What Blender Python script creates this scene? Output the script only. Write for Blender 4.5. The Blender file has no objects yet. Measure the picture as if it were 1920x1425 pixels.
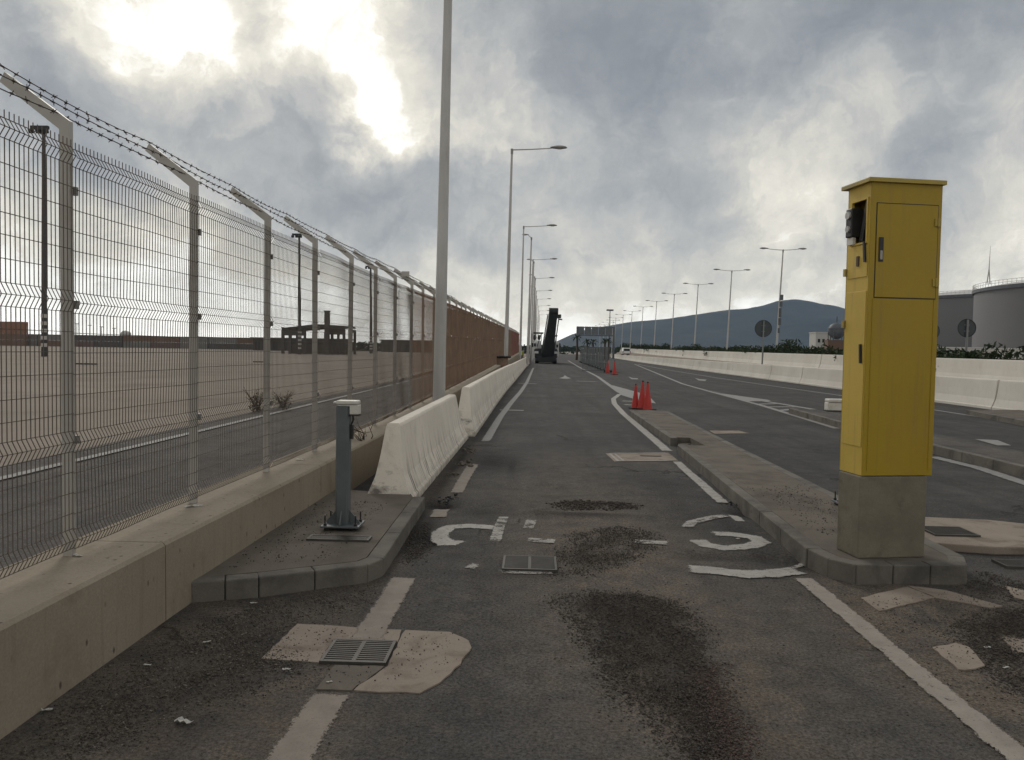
import bpy, bmesh, math, random
import numpy as np
from mathutils import Vector, Matrix, noise as mnoise
random.seed(7); rng = np.random.default_rng(7)
sc = bpy.context.scene
col = sc.collection
rad = math.radians

# ------------------------------------------------------------------ camera
CAM_H = 1.75
RV = Vector((0.99936645, 0.0312766, 0.01698453)); UV = Vector((-0.01818708, 0.03857447, 0.99909021)); FV = Vector((-0.03059298, 0.99876613, -0.03911887))
FPX, PCX, PCY = 1437.0, 960.0, 712.5                    # focal length and centre in pixels of the 1920 wide photograph
cam = bpy.data.cameras.new('camera'); camo = bpy.data.objects.new('camera', cam); col.objects.link(camo)
cam.sensor_width = 36.0; cam.lens = 36.0 * FPX / 1920.0; cam.clip_start = 0.05; cam.clip_end = 20000
m3 = Matrix((RV, UV, -FV)).transposed(); camo.matrix_world = Matrix.Translation((0, 0, CAM_H)) @ m3.to_4x4()
sc.camera = camo
sc.render.resolution_x, sc.render.resolution_y = 1024, 760

def ray(px, py): return FV * FPX + RV * (px - PCX) + UV * (PCY - py)
def G(px, py, z=0.0):                                   # survey helper: where a sight line meets a level plane
    d = ray(px, py); t = (z - CAM_H) / d.z; return (d.x * t, d.y * t)
def atY(px, py, Y):                                     # survey helper: the point of a sight line at a given distance
    d = ray(px, py); t = Y / d.y; return Vector((d.x * t, Y, CAM_H + d.z * t))

# ------------------------------------------------------------------ render settings
sc.render.engine = 'CYCLES'
sc.view_settings.view_transform = 'Standard'; sc.view_settings.look = 'None'
sc.view_settings.exposure = 0.0; sc.view_settings.gamma = 1.0; sc.view_settings.use_curve_mapping = False
sc.cycles.use_denoising = True; sc.cycles.max_bounces = 6; sc.cycles.volume_bounces = 0
sc.cycles.transparent_max_bounces = 12

# ------------------------------------------------------------------ sky and sun
SUN_EL, SUN_AZ = rad(31), rad(-19)                      # azimuth from +Y towards +X
SUN_DIR = Vector((math.sin(SUN_AZ) * math.cos(SUN_EL), math.cos(SUN_AZ) * math.cos(SUN_EL), math.sin(SUN_EL)))
world = bpy.data.worlds.new('World'); sc.world = world; world.use_nodes = True
wn = world.node_tree; wn.nodes.clear()
def WN(t, **k):
    n = wn.nodes.new(t)
    for a, b in k.items(): setattr(n, a, b)
    return n
def wl(a, b): wn.links.new(a, b)
def wmath(op, a, b=None, c=None, clamp=False):
    n = WN('ShaderNodeMath', operation=op, use_clamp=clamp)
    for i, v in enumerate((a, b, c)):
        if v is None: continue
        if isinstance(v, (int, float)): n.inputs[i].default_value = v
        else: wl(v, n.inputs[i])
    return n.outputs[0]
def wvec(op, a, b):
    n = WN('ShaderNodeVectorMath', operation=op)
    for i, v in enumerate((a, b)):
        if isinstance(v, (tuple, list, Vector)): n.inputs[i].default_value = v
        else: wl(v, n.inputs[i])
    return n
out = WN('ShaderNodeOutputWorld'); bg = WN('ShaderNodeBackground'); bg.inputs[1].default_value = 0.1
wl(bg.outputs[0], out.inputs[0])
tc = WN('ShaderNodeTexCoord'); dirv = tc.outputs['Generated']
sky = WN('ShaderNodeTexSky', sky_type='NISHITA'); sky.sun_disc = False; sky.sun_elevation = SUN_EL; sky.sun_rotation = SUN_AZ
sep = WN('ShaderNodeSeparateXYZ'); wl(dirv, sep.inputs[0])
zc = wmath('ADD', wmath('MAXIMUM', sep.outputs[2], 0.0), 0.16)
comb = WN('ShaderNodeCombineXYZ'); wl(wmath('DIVIDE', sep.outputs[0], zc), comb.inputs[0]); wl(wmath('DIVIDE', sep.outputs[1], zc), comb.inputs[1])
def wnoise(vec, scale, detail, rough=0.55, dist=0.0, off=(0, 0, 0)):
    mp = WN('ShaderNodeMapping'); wl(vec, mp.inputs[0]); mp.inputs['Location'].default_value = off
    n = WN('ShaderNodeTexNoise'); n.inputs['Scale'].default_value = scale; n.inputs['Detail'].default_value = detail
    n.inputs['Roughness'].default_value = rough; n.inputs['Distortion'].default_value = dist
    wl(mp.outputs[0], n.inputs['Vector']); return n
# irregular cloud edges: the directions are shifted by noise before the cloud masses are read
wz = wnoise(dirv, 3.2, 4, 0.5, 0.0, (3.1, 7.7, 0)); wz2 = wnoise(dirv, 9.0, 6, 0.62, 0.2, (1.3, 2.2, 5))
s1 = wvec('SUBTRACT', wz.outputs['Color'], (0.5, 0.5, 0.5)); s1s = wvec('SCALE', s1.outputs[0], (0, 0, 0)); s1s.inputs['Scale'].default_value = 0.10
s2 = wvec('SUBTRACT', wz2.outputs['Color'], (0.5, 0.5, 0.5)); s2s = wvec('SCALE', s2.outputs[0], (0, 0, 0)); s2s.inputs['Scale'].default_value = 0.16
wd = wvec('NORMALIZE', wvec('ADD', dirv, wvec('ADD', s1s.outputs[0], s2s.outputs[0]).outputs[0]).outputs[0], (0, 0, 0)).outputs[0]
# cloud masses: (photo x, photo y, radius in pixels, brightness added)
CLOUDS = [(440, 40, 260, .09), (300, 60, 110, .15), (430, 95, 90, .09), (560, 40, 105, .13), (700, 180, 65, .26), (180, 90, 70, .15), (470, 140, 80, .16), (640, 90, 80, .12), (735, 250, 40, .16),
          (20, 40, 95, -.14), (460, 70, 34, -.30), (130, 200, 95, -.15), (270, 230, 110, -.16), (430, 250, 110, -.15), (570, 270, 110, -.15), (690, 330, 100, -.15), (790, 360, 80, -.14), (40, 280, 90, -.10), (260, 330, 90, -.10),
          (900, 360, 90, -.16), (560, 175, 60, -.13), (640, 420, 80, -.05), (350, 330, 60, .12),
          (880, 215, 70, .15), (970, 205, 55, .13), (1000, 50, 170, -.13), (1200, 60, 180, -.13), (1430, 50, 180, -.12), (1640, 70, 170, -.14), (1850, 60, 170, -.13),
          (1130, 190, 120, -.11), (1290, 240, 90, -.09), (1365, 150, 70, .12), (1620, 215, 70, .16), (1890, 240, 90, .14), (1540, 280, 80, .10), (1420, 270, 70, .10), (1790, 170, 70, .06),
          (1230, 300, 90, .12), (1060, 310, 80, .10), (1250, 390, 70, -.13), (1100, 390, 70, -.06), (1790, 350, 110, -.10), (1660, 330, 80, -.06), (1420, 370, 70, .06),
          (1080, 455, 90, -.10), (380, 420, 90, .05), (200, 480, 140, .05), (480, 440, 60, -.06), (1180, 450, 60, .05), (1330, 440, 70, -.05), (1700, 450, 90, -.05), (960, 480, 70, -.05)]
acc = None
for (px, py, r, a) in CLOUDS:
    c = ray(px, py).normalized(); sig = r / FPX
    dt = wvec('DOT_PRODUCT', wd, tuple(c)).outputs['Value']
    e = wmath('EXPONENT', wmath('MULTIPLY', wmath('SUBTRACT', dt, 1.0), 1.0 / (sig * sig)))
    acc = wmath('MULTIPLY', e, a) if acc is None else wmath('MULTIPLY_ADD', e, a, acc)
n1 = wnoise(comb.outputs[0], 1.5, 5, 0.55, 0.3, (0.4, 2.3, 0)); n2 = wnoise(dirv, 7.0, 8, 0.6, 0.25, (4, 1, 2))
el = wmath('MULTIPLY', wmath('EXPONENT', wmath('MULTIPLY', wmath('MAXIMUM', sep.outputs[2], 0.0), -6.5)), 0.41)
B = wmath('ADD', wmath('ADD', acc, el), 0.70)
B = wmath('ADD', B, wmath('MULTIPLY', wmath('SUBTRACT', n1.outputs['Fac'], 0.5), 0.20))
B = wmath('ADD', B, wmath('MULTIPLY', wmath('SUBTRACT', n2.outputs['Fac'], 0.5), 0.50))
n3 = wnoise(wd, 15.0, 8, 0.66, 0.6, (2, 8, 3)); B = wmath('ADD', B, wmath('MULTIPLY', wmath('SUBTRACT', n3.outputs['Fac'], 0.5), 0.40))
ramp = WN('ShaderNodeValToRGB'); cr = ramp.color_ramp; cr.interpolation = 'LINEAR'
def lin(c): return tuple((v / 12.92 if v <= .04045 else ((v + .055) / 1.055) ** 2.4) for v in c) + (1,)
stops = [(0.0, (.48, .49, .505)), (.35, (.545, .566, .588)), (.5, (.605, .623, .64)), (.62, (.69, .70, .702)), (.72, (.775, .773, .758)), (.82, (.87, .857, .815)), (.92, (.965, .945, .89)), (1.0, (1.0, .995, .965))]
cr.elements[0].position = 0; cr.elements[0].color = lin(stops[0][1]); cr.elements[1].position = 1.0; cr.elements[1].color = lin(stops[-1][1])
for p, c in stops[1:-1]:
    e = cr.elements.new(p); e.color = lin(c)
wl(B, ramp.inputs[0])
gain = wmath('MULTIPLY_ADD', wmath('MAXIMUM', wmath('SUBTRACT', B, 0.92), 0.0), 2.6, 1.0)      # the sun burning through thin cloud
cl = wvec('SCALE', ramp.outputs[0], (0, 0, 0)); wl(wmath('MULTIPLY', gain, 10.0), cl.inputs['Scale'])
mx = WN('ShaderNodeMix', data_type='RGBA'); mx.inputs[0].default_value = 0.03
wl(cl.outputs[0], mx.inputs[6]); wl(sky.outputs[0], mx.inputs[7]); wl(mx.outputs[2], bg.inputs[0])
world.cycles.sampling_method = 'MANUAL'; world.cycles.sample_map_resolution = 512

sun = bpy.data.lights.new('sun', 'SUN'); sun.energy = 1.35; sun.angle = rad(15); sun.color = (1, .95, .87)
suno = bpy.data.objects.new('sun', sun); col.objects.link(suno)
suno.rotation_euler = (-SUN_DIR).to_track_quat('-Z', 'Y').to_euler(); suno.location = SUN_DIR * 50

# ------------------------------------------------------------------ material helpers
def newmat(name):
    m = bpy.data.materials.new(name); m.use_nodes = True
    return m, m.node_tree, m.node_tree.nodes['Principled BSDF']
class N:                                               # small node writer
    def __init__(s, nt): s.nt = nt
    def n(s, t, **k):
        x = s.nt.nodes.new(t)
        for a, b in k.items(): setattr(x, a, b)
        return x
    def put(s, sock, v):
        if v is None: return
        if isinstance(v, bpy.types.NodeSocket): s.nt.links.new(v, sock)
        else: sock.default_value = v
    def math(s, op, a, b=None, c=None, clamp=False):
        x = s.n('ShaderNodeMath', operation=op, use_clamp=clamp)
        for i, v in enumerate((a, b, c)): s.put(x.inputs[i], v)
        return x.outputs[0]
    def pos(s, scale=(1, 1, 1), obj=False):
        g = s.n('ShaderNodeTexCoord').outputs['Object'] if obj else s.n('ShaderNodeNewGeometry').outputs['Position']
        mp = s.n('ShaderNodeMapping'); s.put(mp.inputs[0], g); mp.inputs['Scale'].default_value = scale; return mp.outputs[0]
    def noise(s, vec, scale, detail=5, rough=.6, dist=0.0):
        x = s.n('ShaderNodeTexNoise'); s.put(x.inputs['Vector'], vec); x.inputs['Scale'].default_value = scale; x.inputs['Detail'].default_value = detail
        x.inputs['Roughness'].default_value = rough; x.inputs['Distortion'].default_value = dist; return x.outputs['Fac']
    def ramp(s, v, a, b, lo=0.0, hi=1.0):
        x = s.n('ShaderNodeMapRange'); x.clamp = True
        for i, q in enumerate((v, a, b, lo, hi)): s.put(x.inputs[i], q)
        return x.outputs[0]
    def mix(s, f, a, b, blend='MIX'):
        x = s.n('ShaderNodeMix', data_type='RGBA', blend_type=blend); s.put(x.inputs[0], f)
        for i, v in ((6, a), (7, b)):
            s.put(x.inputs[i], tuple(v) + (1,) if isinstance(v, (tuple, list)) and len(v) == 3 else v)
        return x.outputs[2]
    def bump(s, h, strength, dist):
        x = s.n('ShaderNodeBump'); x.inputs['Strength'].default_value = strength; x.inputs['Distance'].default_value = dist; s.put(x.inputs['Height'], h); return x.outputs[0]
    def attr(s, name): return s.n('ShaderNodeAttribute', attribute_name=name).outputs['Fac']

def mat(name, c1, c2=None, scale=3.0, rough=.8, metal=0.0, bump=0.0, bscale=60.0, fine=0.0, stain=None, streak=None, obj=False, coat=0.0, pits=False):
    """two-tone noise colour, fine grain, optional stain=(colour, scale, lo, hi) and streak=(colour, amount)"""
    m, nt, p = newmat(name); k = N(nt); P3 = k.pos(obj=obj)
    c2 = c2 or tuple(v * .8 for v in c1)
    c = k.mix(k.ramp(k.noise(P3, scale, 6), .3, .7), c1, c2)
    if fine: c = k.mix(k.ramp(k.noise(P3, bscale * 1.7, 3), .3, .7, 0, fine), c, tuple(v * .45 for v in c1))
    if stain: c = k.mix(k.ramp(k.noise(P3, stain[1], 7, .65, .4), stain[2], stain[3]), c, stain[0])
    if streak:
        st = k.noise(k.pos((9, 9, .5), obj), 2.2, 5, .6); c = k.mix(k.ramp(st, .54, .74, 0, streak[1]), c, streak[0])
    if pits:
        vo = k.n('ShaderNodeTexVoronoi'); k.put(vo.inputs['Vector'], k.pos((11, 11, 6), obj)); vo.inputs['Scale'].default_value = 1.0; c = k.mix(k.math('MULTIPLY', k.ramp(vo.outputs['Distance'], .07, .15, 1, 0), k.ramp(k.noise(P3, 1.7, 3), .40, .5, .2, .9)), c, tuple(v * .22 for v in c1))
    k.put(p.inputs['Base Color'], c); p.inputs['Roughness'].default_value = rough; p.inputs['Metallic'].default_value = metal; p.inputs['Specular IOR Level'].default_value = .12 if rough > .7 else .35
    if coat: p.inputs['Coat Weight'].default_value = coat
    if bump: k.put(p.inputs['Normal'], k.bump(k.noise(P3, bscale, 6, .65), bump, .01))
    return m

M = {}
# asphalt: aggregate speckle, long wheel tracks, dust where the mesh says loose dirt has settled
def asphalt(name, base, brown, use_attr=True):
    m, nt, p = newmat(name); k = N(nt); P3 = k.pos()
    big = k.noise(P3, .55, 6, .6, .3); track = k.noise(k.pos((1.6, .07, 1)), 1.5, 4, .55); mid = k.noise(P3, 5.0, 7, .7)
    c = k.mix(k.ramp(big, .36, .66), base, tuple(v * f for v, f in zip(base, (.60, .63, .66))))
    c = k.mix(k.ramp(track, .42, .66, 0, .7), c, tuple(v * f for v, f in zip(base, (.56, .59, .62))))
    c = k.mix(k.ramp(mid, .5, .78, 0, .55), c, brown)
    if use_attr:
        d = k.attr('dust'); e = k.math('MULTIPLY', d, k.ramp(k.noise(P3, 3.2, 8, .75, .6), .3, .55)); c = k.mix(k.math('MULTIPLY', e, .85), c, brown)
        c = k.mix(k.math('MULTIPLY', k.attr('dark'), k.ramp(k.noise(P3, 4.0, 7, .7), .15, .5)), c, (.016, .015, .015))
    agg = k.n('ShaderNodeTexVoronoi'); k.put(agg.inputs['Vector'], P3); agg.inputs['Scale'].default_value = 78
    ag = k.ramp(k.noise(P3, 52, 4, .85), .33, .67, .42, 1.9); ag = k.math('MULTIPLY', ag, k.ramp(k.noise(P3, 4, 6, .7), .3, .68, .8, 1.15))
    gr = k.n('ShaderNodeVectorMath', operation='SCALE'); k.put(gr.inputs[0], c); k.put(gr.inputs['Scale'], ag); c = gr.outputs[0]
    c = k.mix(k.ramp(agg.outputs['Distance'], .02, .22, .6, 0), c, tuple(v * .35 for v in base))
    crk = k.n('ShaderNodeTexVoronoi', feature='DISTANCE_TO_EDGE'); mp = k.n('ShaderNodeVectorMath', operation='ADD')
    k.put(mp.inputs[0], P3); nz = k.n('ShaderNodeTexNoise'); k.put(nz.inputs['Vector'], P3); nz.inputs['Scale'].default_value = 2.5; nz.inputs['Detail'].default_value = 6
    k.put(mp.inputs[1], nz.outputs['Color']); k.put(crk.inputs['Vector'], mp.outputs[0]); crk.inputs['Scale'].default_value = .33
    ck = k.math('MULTIPLY', k.ramp(crk.outputs['Distance'], .0, .012, 1, 0), k.ramp(k.noise(P3, .5, 3), .52, .62))
    c = k.mix(k.math('MULTIPLY', ck, .75), c, (.015, .015, .015))
    k.put(p.inputs['Base Color'], c); k.put(p.inputs['Roughness'], k.ramp(mid, .2, .8, .72, .95)); p.inputs['Specular IOR Level'].default_value = .06
    h = k.math('ADD', k.math('MULTIPLY', k.noise(P3, 120, 3, .7), .6), k.math('MULTIPLY', k.noise(P3, 9, 6, .7), .7)); h = k.math('SUBTRACT', h, ck)
    k.put(p.inputs['Normal'], k.bump(h, .8, .014)); return m
M['asphalt'] = asphalt('asphalt', (.073, .070, .068), (.118, .0975, .079))
M['asphalt_out'] = asphalt('service_asphalt', (.10, .092, .086), (.15, .123, .098), False)
# painted markings: worn so that the road shows through
def paint(name, colr, lo, hi):
    m, nt, p = newmat(name); k = N(nt); P3 = k.pos()
    c = k.mix(k.ramp(k.noise(P3, 7, 6, .65), .35, .68), colr, tuple(v * .72 for v in colr)); c = k.mix(k.ramp(k.noise(P3, 90, 3), .55, .75, 0, .6), c, tuple(v * .4 for v in colr))
    k.put(p.inputs['Base Color'], c); p.inputs['Roughness'].default_value = .8
    nz_ = k.math('ADD', k.math('MULTIPLY', k.noise(P3, 9, 8, .78, .6), .62), k.math('MULTIPLY', k.noise(P3, 85, 3, .75), .38)); nz_ = k.math('ADD', nz_, k.math('MULTIPLY', k.math('SUBTRACT', k.attr('core'), 1.0), .34))
    al = k.ramp(nz_, lo, lo + .07)
    al2 = k.ramp(k.noise(P3, 2.3, 4, .6), hi, hi + .12)
    k.put(p.inputs['Alpha'], k.math('MULTIPLY', al, al2)); return m
M['paint_tan'] = paint('dusty_line_paint', (.205, .172, .142), .33, .12); M['paint'] = paint('worn_line_paint', (.325, .307, .285), .375, .2); M['paint_worn'] = paint('very_worn_line_paint', (.31, .292, .27), .435, .25)
M['paint_right'] = paint('right_line_paint', (.27, .238, .207), .36, .12); M['paint_far'] = paint('far_line_paint', (.24, .232, .225), .3, .2)
M['lot'] = mat('dirt_lot', (.28, .24, .20), (.20, .172, .145), .05, .95, stain=((.18, .15, .125), .25, .48, .66), bump=.4, bscale=9, fine=.2)
M['concrete_wall'] = mat('wall_concrete', (.315, .27, .213), (.255, .217, .17), 1.4, .92, bump=.25, bscale=45, fine=.35, stain=((.19, .158, .118), 2.6, .56, .78), streak=((.17, .14, .105), .45), pits=True)
M['platform'] = mat('platform_concrete', (.165, .143, .12), (.12, .105, .09), 2.2, .95, bump=.3, bscale=50, fine=.35, stain=((.082, .07, .058), 1.8, .48, .7))
M['kerb'] = mat('kerb_concrete', (.18, .165, .145), (.125, .115, .103), 3.0, .9, bump=.3, bscale=55, fine=.3, stain=((.07, .066, .062), 2.2, .48, .7))
M['slab'] = mat('apron_concrete', (.29, .245, .205), (.235, .197, .165), 2.0, .95, bump=.25, bscale=60, fine=.25, stain=((.13, .104, .082), 4.0, .5, .72))
M['pedestal'] = mat('pedestal_concrete', (.23, .205, .155), (.15, .132, .105), 3.2, .92, bump=.35, bscale=40, fine=.25, stain=((.095, .08, .06), 2.4, .52, .72))
def barrier_mat(name, c1, c2, dirt, streakc):
    m, nt, p = newmat(name); k = N(nt); P3 = k.pos(); z = k.n('ShaderNodeSeparateXYZ'); k.put(z.inputs[0], P3); z = z.outputs[2]
    c = k.mix(k.ramp(k.noise(P3, 1.1, 6), .3, .7), c1, c2); c = k.mix(k.ramp(k.noise(P3, 2.4, 8, .7, .5), .55, .8, 0, .8), c, dirt)
    st = k.noise(k.pos((1, 5, .35)), 3.0, 5, .65, .3); low = k.ramp(z, .25, .62, 1, .06)
    c = k.mix(k.math('MULTIPLY', k.ramp(st, .51, .64, 0, .95), low), c, streakc)
    c = k.mix(k.math('MULTIPLY', k.ramp(z, .0, .2, .8, 0), k.ramp(k.noise(P3, 9, 6, .7), .3, .6)), c, tuple(v * .5 for v in dirt))
    c = k.mix(k.ramp(k.noise(P3, 55, 3), .62, .72, 0, .5), c, dirt)
    k.put(p.inputs['Base Color'], c); p.inputs['Roughness'].default_value = .87; k.put(p.inputs['Normal'], k.bump(k.noise(P3, 30, 7, .7), .3, .01)); return m
M['barrier'] = barrier_mat('barrier_concrete', (.74, .68, .60), (.62, .565, .495), (.40, .345, .295), (.14, .12, .105))
M['barrier_end'] = M['barrier']
M['barrier_far'] = mat('white_barrier_concrete', (.64, .61, .555), (.53, .495, .445), .35, .85, fine=.05, bscale=20, stain=((.42, .38, .33), .4, .58, .8), streak=((.36, .32, .28), .35))
M['yellow'] = mat('yellow_paint', (.37, .25, .011), (.33, .222, .011), 2.0, .45, bump=.04, bscale=25, stain=((.33, .215, .03), 1.4, .5, .78), streak=((.22, .14, .04), .45), fine=.12)
M['yellow_lit'] = mat('lit_side_yellow_paint', (.57, .40, .075), (.49, .345, .06), 2.0, .55, bump=.04, bscale=25, streak=((.30, .20, .09), .5))  # left side of the cabinet: brighter light on it is put into the colour
M['yellow_roof'] = mat('roof_yellow_paint', (.40, .30, .06), (.33, .25, .06), 3.0, .5, stain=((.25, .2, .1), 4, .5, .7))
M['black'] = mat('black_plastic', (.018, .018, .02), (.03, .028, .028), 8, .5)
M['rubber'] = mat('dark_rubber', (.02, .02, .022), (.034, .032, .03), 3, .85)
M['rust'] = mat('rusty_wire', (.25, .17, .122), (.165, .117, .09), 2.0, .8)
M['wire'] = mat('near_mesh_wire', (.155, .128, .105), (.095, .079, .067), 2.0, .75)  # near fence panels, darker than the far ones
M['rust_red'] = mat('red_wire', (.27, .12, .105), (.17, .105, .085), .5, .8)
M['galv'] = mat('galvanised_post', (.44, .42, .39), (.36, .345, .32), 1.5, .6, .0, stain=((.27, .225, .18), 1.1, .55, .78), bump=.08, bscale=30)
M['galv_dark'] = mat('dark_wire', (.05, .045, .042), (.09, .06, .045), 4, .7, .2)
M['lamp'] = mat('lamp_post_grey', (.46, .45, .435), (.38, .37, .36), .8, .5, .25, streak=((.2, .19, .18), .3))
M['lamp_head'] = mat('lamp_head_grey', (.27, .265, .255), (.2, .2, .2), 2, .5, .2)
M['steel'] = mat('blue_grey_steel', (.135, .15, .158), (.10, .112, .12), 3.5, .55, .35, bump=.1, bscale=25, stain=((.12, .10, .085), 3, .6, .8))
M['white_plastic'] = mat('white_plastic', (.62, .60, .56), (.5, .48, .44), 6, .5, stain=((.35, .32, .28), 7, .55, .75))
M['grate'] = mat('iron_grate', (.085, .078, .07), (.06, .055, .05), 9, .65, .4)
M['void'] = mat('drain_shade', (.012, .011, .01), (.02, .018, .016), 4, 1.0)  # near-black plate colour, painted as the shade below the grate bars
M['cone'] = mat('red_cone_plastic', (.50, .045, .035), (.42, .04, .035), 5, .55, stain=((.22, .03, .03), 6, .58, .76))
M['sign'] = mat('sign_back_grey', (.065, .075, .082), (.05, .058, .064), 3, .5, .3)
M['signpole'] = mat('sign_pole_grey', (.21, .22, .22), (.16, .17, .17), 3, .5, .4)
M['foliage'] = mat('oleander_leaf', (.035, .05, .022), (.022, .034, .016), .8, .75)
M['foliage2'] = mat('dry_weed_leaf', (.075, .06, .038), (.045, .035, .024), 2, .85)
M['bark'] = mat('twig_bark', (.07, .05, .036), (.05, .035, .026), 4, .9)
M['hill'] = mat('hill_scrub', (.026, .036, .036), (.04, .046, .042), .004, .95, stain=((.02, .03, .03), .012, .45, .6))
M['tank'] = mat('tank_grey_paint', (.155, .155, .16), (.135, .135, .14), .05, .6, streak=((.115, .115, .12), .3))
M['tank_roof'] = mat('tank_roof_paint', (.55, .54, .52), (.45, .44, .43), .1, .6)
M['machine_dark'] = mat('machine_black', (.018, .021, .023), (.03, .032, .033), 1.2, .6)
M['machine_white'] = mat('machine_white', (.62, .63, .63), (.5, .5, .5), 1.2, .5)
M['machine_grey'] = mat('machine_grey', (.11, .12, .135), (.07, .075, .085), 1.4, .6)
M['mesh_grey'] = mat('temporary_fence_grey', (.14, .15, .16), (.10, .11, .115), 2, .6, .3)
M['hivis'] = mat('hi_vis_cloth', (.62, .70, .05), (.5, .58, .05), 6, .8)
M['navy'] = mat('navy_work_cloth', (.025, .03, .045), (.035, .04, .05), 6, .9)
M['skin'] = mat('skin', (.42, .26, .19), (.38, .23, .17), 8, .6)
M['glass'] = mat('dark_glass', (.02, .024, .028), (.03, .033, .036), 2, .12)
M['white_car'] = mat('white_car_paint', (.74, .74, .73), (.68, .68, .67), 1, .3, coat=.4)
M['lampglass'] = mat('lamp_glass', (.32, .32, .30), (.26, .26, .25), 3, .25)
M['red_glass'] = mat('red_lens', (.35, .02, .02), (.3, .02, .02), 3, .25)
CONT = {n: mat('container_' + n, c, None, .4, .7, streak=((.08, .06, .05), .4)) for n, c in
        {'brown': (.17, .105, .075), 'rust': (.26, .13, .08), 'grey': (.19, .185, .175), 'green': (.11, .125, .12), 'maroon': (.145, .10, .09), 'dark': (.09, .085, .082)}.items()}
M['building'] = mat('dark_building', (.085, .082, .08), (.06, .058, .058), .1, .85)
M['pale_wall'] = mat('pale_building', (.52, .51, .48), (.44, .43, .41), .1, .85)
M['stone'] = mat('gravel_stone', (.11, .096, .084), (.038, .034, .031), 31, .9); M['stone_red'] = mat('red_gravel', (.13, .092, .078), (.075, .057, .05), 31, .9)
M['stone_pale'] = mat('pale_debris', (.20, .175, .145), (.10, .09, .078), 31, .9); M['litter'] = mat('white_litter', (.46, .445, .42), (.36, .345, .325), 20, .7)

# ------------------------------------------------------------------ mesh helpers
class MB:
    def __init__(s): s.v = []; s.f = []; s.sm = []
    def add(s, vs, fs, smooth=False):
        b = len(s.v); s.v += [tuple(v) for v in vs]; s.f += [tuple(i + b for i in f) for f in fs]; s.sm += [smooth] * len(fs); return s
    def box(s, c, d, rot=None):
        x, y, z = (q / 2 for q in d); R3 = rot if rot is not None else Matrix.Identity(3); c = Vector(c)
        vs = [c + R3 @ Vector((a * x, b * y, e * z)) for a in (-1, 1) for b in (-1, 1) for e in (-1, 1)]
        return s.add(vs, [(0, 1, 3, 2), (4, 6, 7, 5), (0, 4, 5, 1), (2, 3, 7, 6), (0, 2, 6, 4), (1, 5, 7, 3)])
    def bx(s, x0, x1, y0, y1, z0, z1): return s.box(((x0 + x1) / 2, (y0 + y1) / 2, (z0 + z1) / 2), (x1 - x0, y1 - y0, z1 - z0))
    def prism(s, poly, z0, z1):
        n = len(poly); vs = [(x, y, z0) for x, y in poly] + [(x, y, z1) for x, y in poly]
        return s.add(vs, [tuple(range(n - 1, -1, -1)), tuple(range(n, 2 * n))] + [(i, (i + 1) % n, n + (i + 1) % n, n + i) for i in range(n)])
    def loft(s, sections, smooth=False, caps=True):         # sections: equal-length loops of 3D points
        n = len(sections[0]); vs = [p for q in sections for p in q]; fs = []
        for k in range(len(sections) - 1):
            for i in range(n): fs.append((k * n + i, k * n + (i + 1) % n, (k + 1) * n + (i + 1) % n, (k + 1) * n + i))
        s.add(vs, fs, smooth)
        if caps: s.add(sections[0], [tuple(range(n - 1, -1, -1))]); s.add(sections[-1], [tuple(range(n))])
        return s
    def tube(s, pts, r, n=8, smooth=True, caps=True):
        pts = [Vector(p) for p in pts]; rs = r if isinstance(r, (list, tuple)) else [r] * len(pts); secs = []; up0 = None
        for i, p in enumerate(pts):
            t = (pts[min(i + 1, len(pts) - 1)] - pts[max(i - 1, 0)]).normalized()
            if up0 is None: up0 = Vector((0, 0, 1)) if abs(t.z) < .9 else Vector((1, 0, 0))
            a = t.cross(up0).normalized(); b = a.cross(t).normalized(); up0 = b
            secs.append([p + a * math.cos(2 * math.pi * (k + .5) / n) * rs[i] + b * math.sin(2 * math.pi * (k + .5) / n) * rs[i] for k in range(n)])
        return s.loft(secs, smooth, caps)
    def ball(s, c, r, nu=10, nv=6):
        c = Vector(c); r = r if isinstance(r, (tuple, list)) else (r, r, r); secs = []
        for j in range(nv + 1):
            a = -math.pi / 2 + math.pi * (j + .02) / (nv + .04); secs.append([c + Vector((r[0] * math.cos(a) * math.cos(2 * math.pi * i / nu), r[1] * math.cos(a) * math.sin(2 * math.pi * i / nu), r[2] * math.sin(a))) for i in range(nu)])
        return s.loft(secs, True)
    def mesh(s, name, m):
        me = bpy.data.meshes.new(name); me.from_pydata(s.v, [], s.f); me.materials.append(m)
        me.polygons.foreach_set('use_smooth', s.sm); me.update(); return me
    def build(s, name, m, parent=None, loc=(0, 0, 0), bevel=0.0):
        o = bpy.data.objects.new(name, s.mesh(name, m)); col.objects.link(o); o.location = loc
        if parent is not None: o.parent = parent
        if bevel:
            b = o.modifiers.new('bevel', 'BEVEL'); b.width = bevel; b.segments = 2; b.limit_method = 'ANGLE'; b.angle_limit = rad(40)
        return o
def tag(o, label=None, cat=None, group=None, kind=None):
    if label: o['label'] = label
    if cat: o['category'] = cat
    if group: o['group'] = group
    if kind: o['kind'] = kind
    return o
def empty(name, loc=(0, 0, 0), rz=0.0, label=None, cat=None, group=None):
    o = bpy.data.objects.new(name, None); col.objects.link(o); o.location = loc; o.rotation_euler = (0, 0, rz); o.empty_display_size = .2
    return tag(o, label, cat, group)
def copy_tree(o, parent=None):
    c = o.copy(); col.objects.link(c)
    if parent is not None: c.parent = parent
    for ch in [x for x in bpy.data.objects if x.parent == o]: copy_tree(ch, c)
    return c
def inst(me, name, parent, loc=(0, 0, 0), rot=(0, 0, 0), scale=(1, 1, 1)):
    o = bpy.data.objects.new(name, me); col.objects.link(o); o.parent = parent; o.location = loc; o.rotation_euler = rot; o.scale = scale; return o
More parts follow.
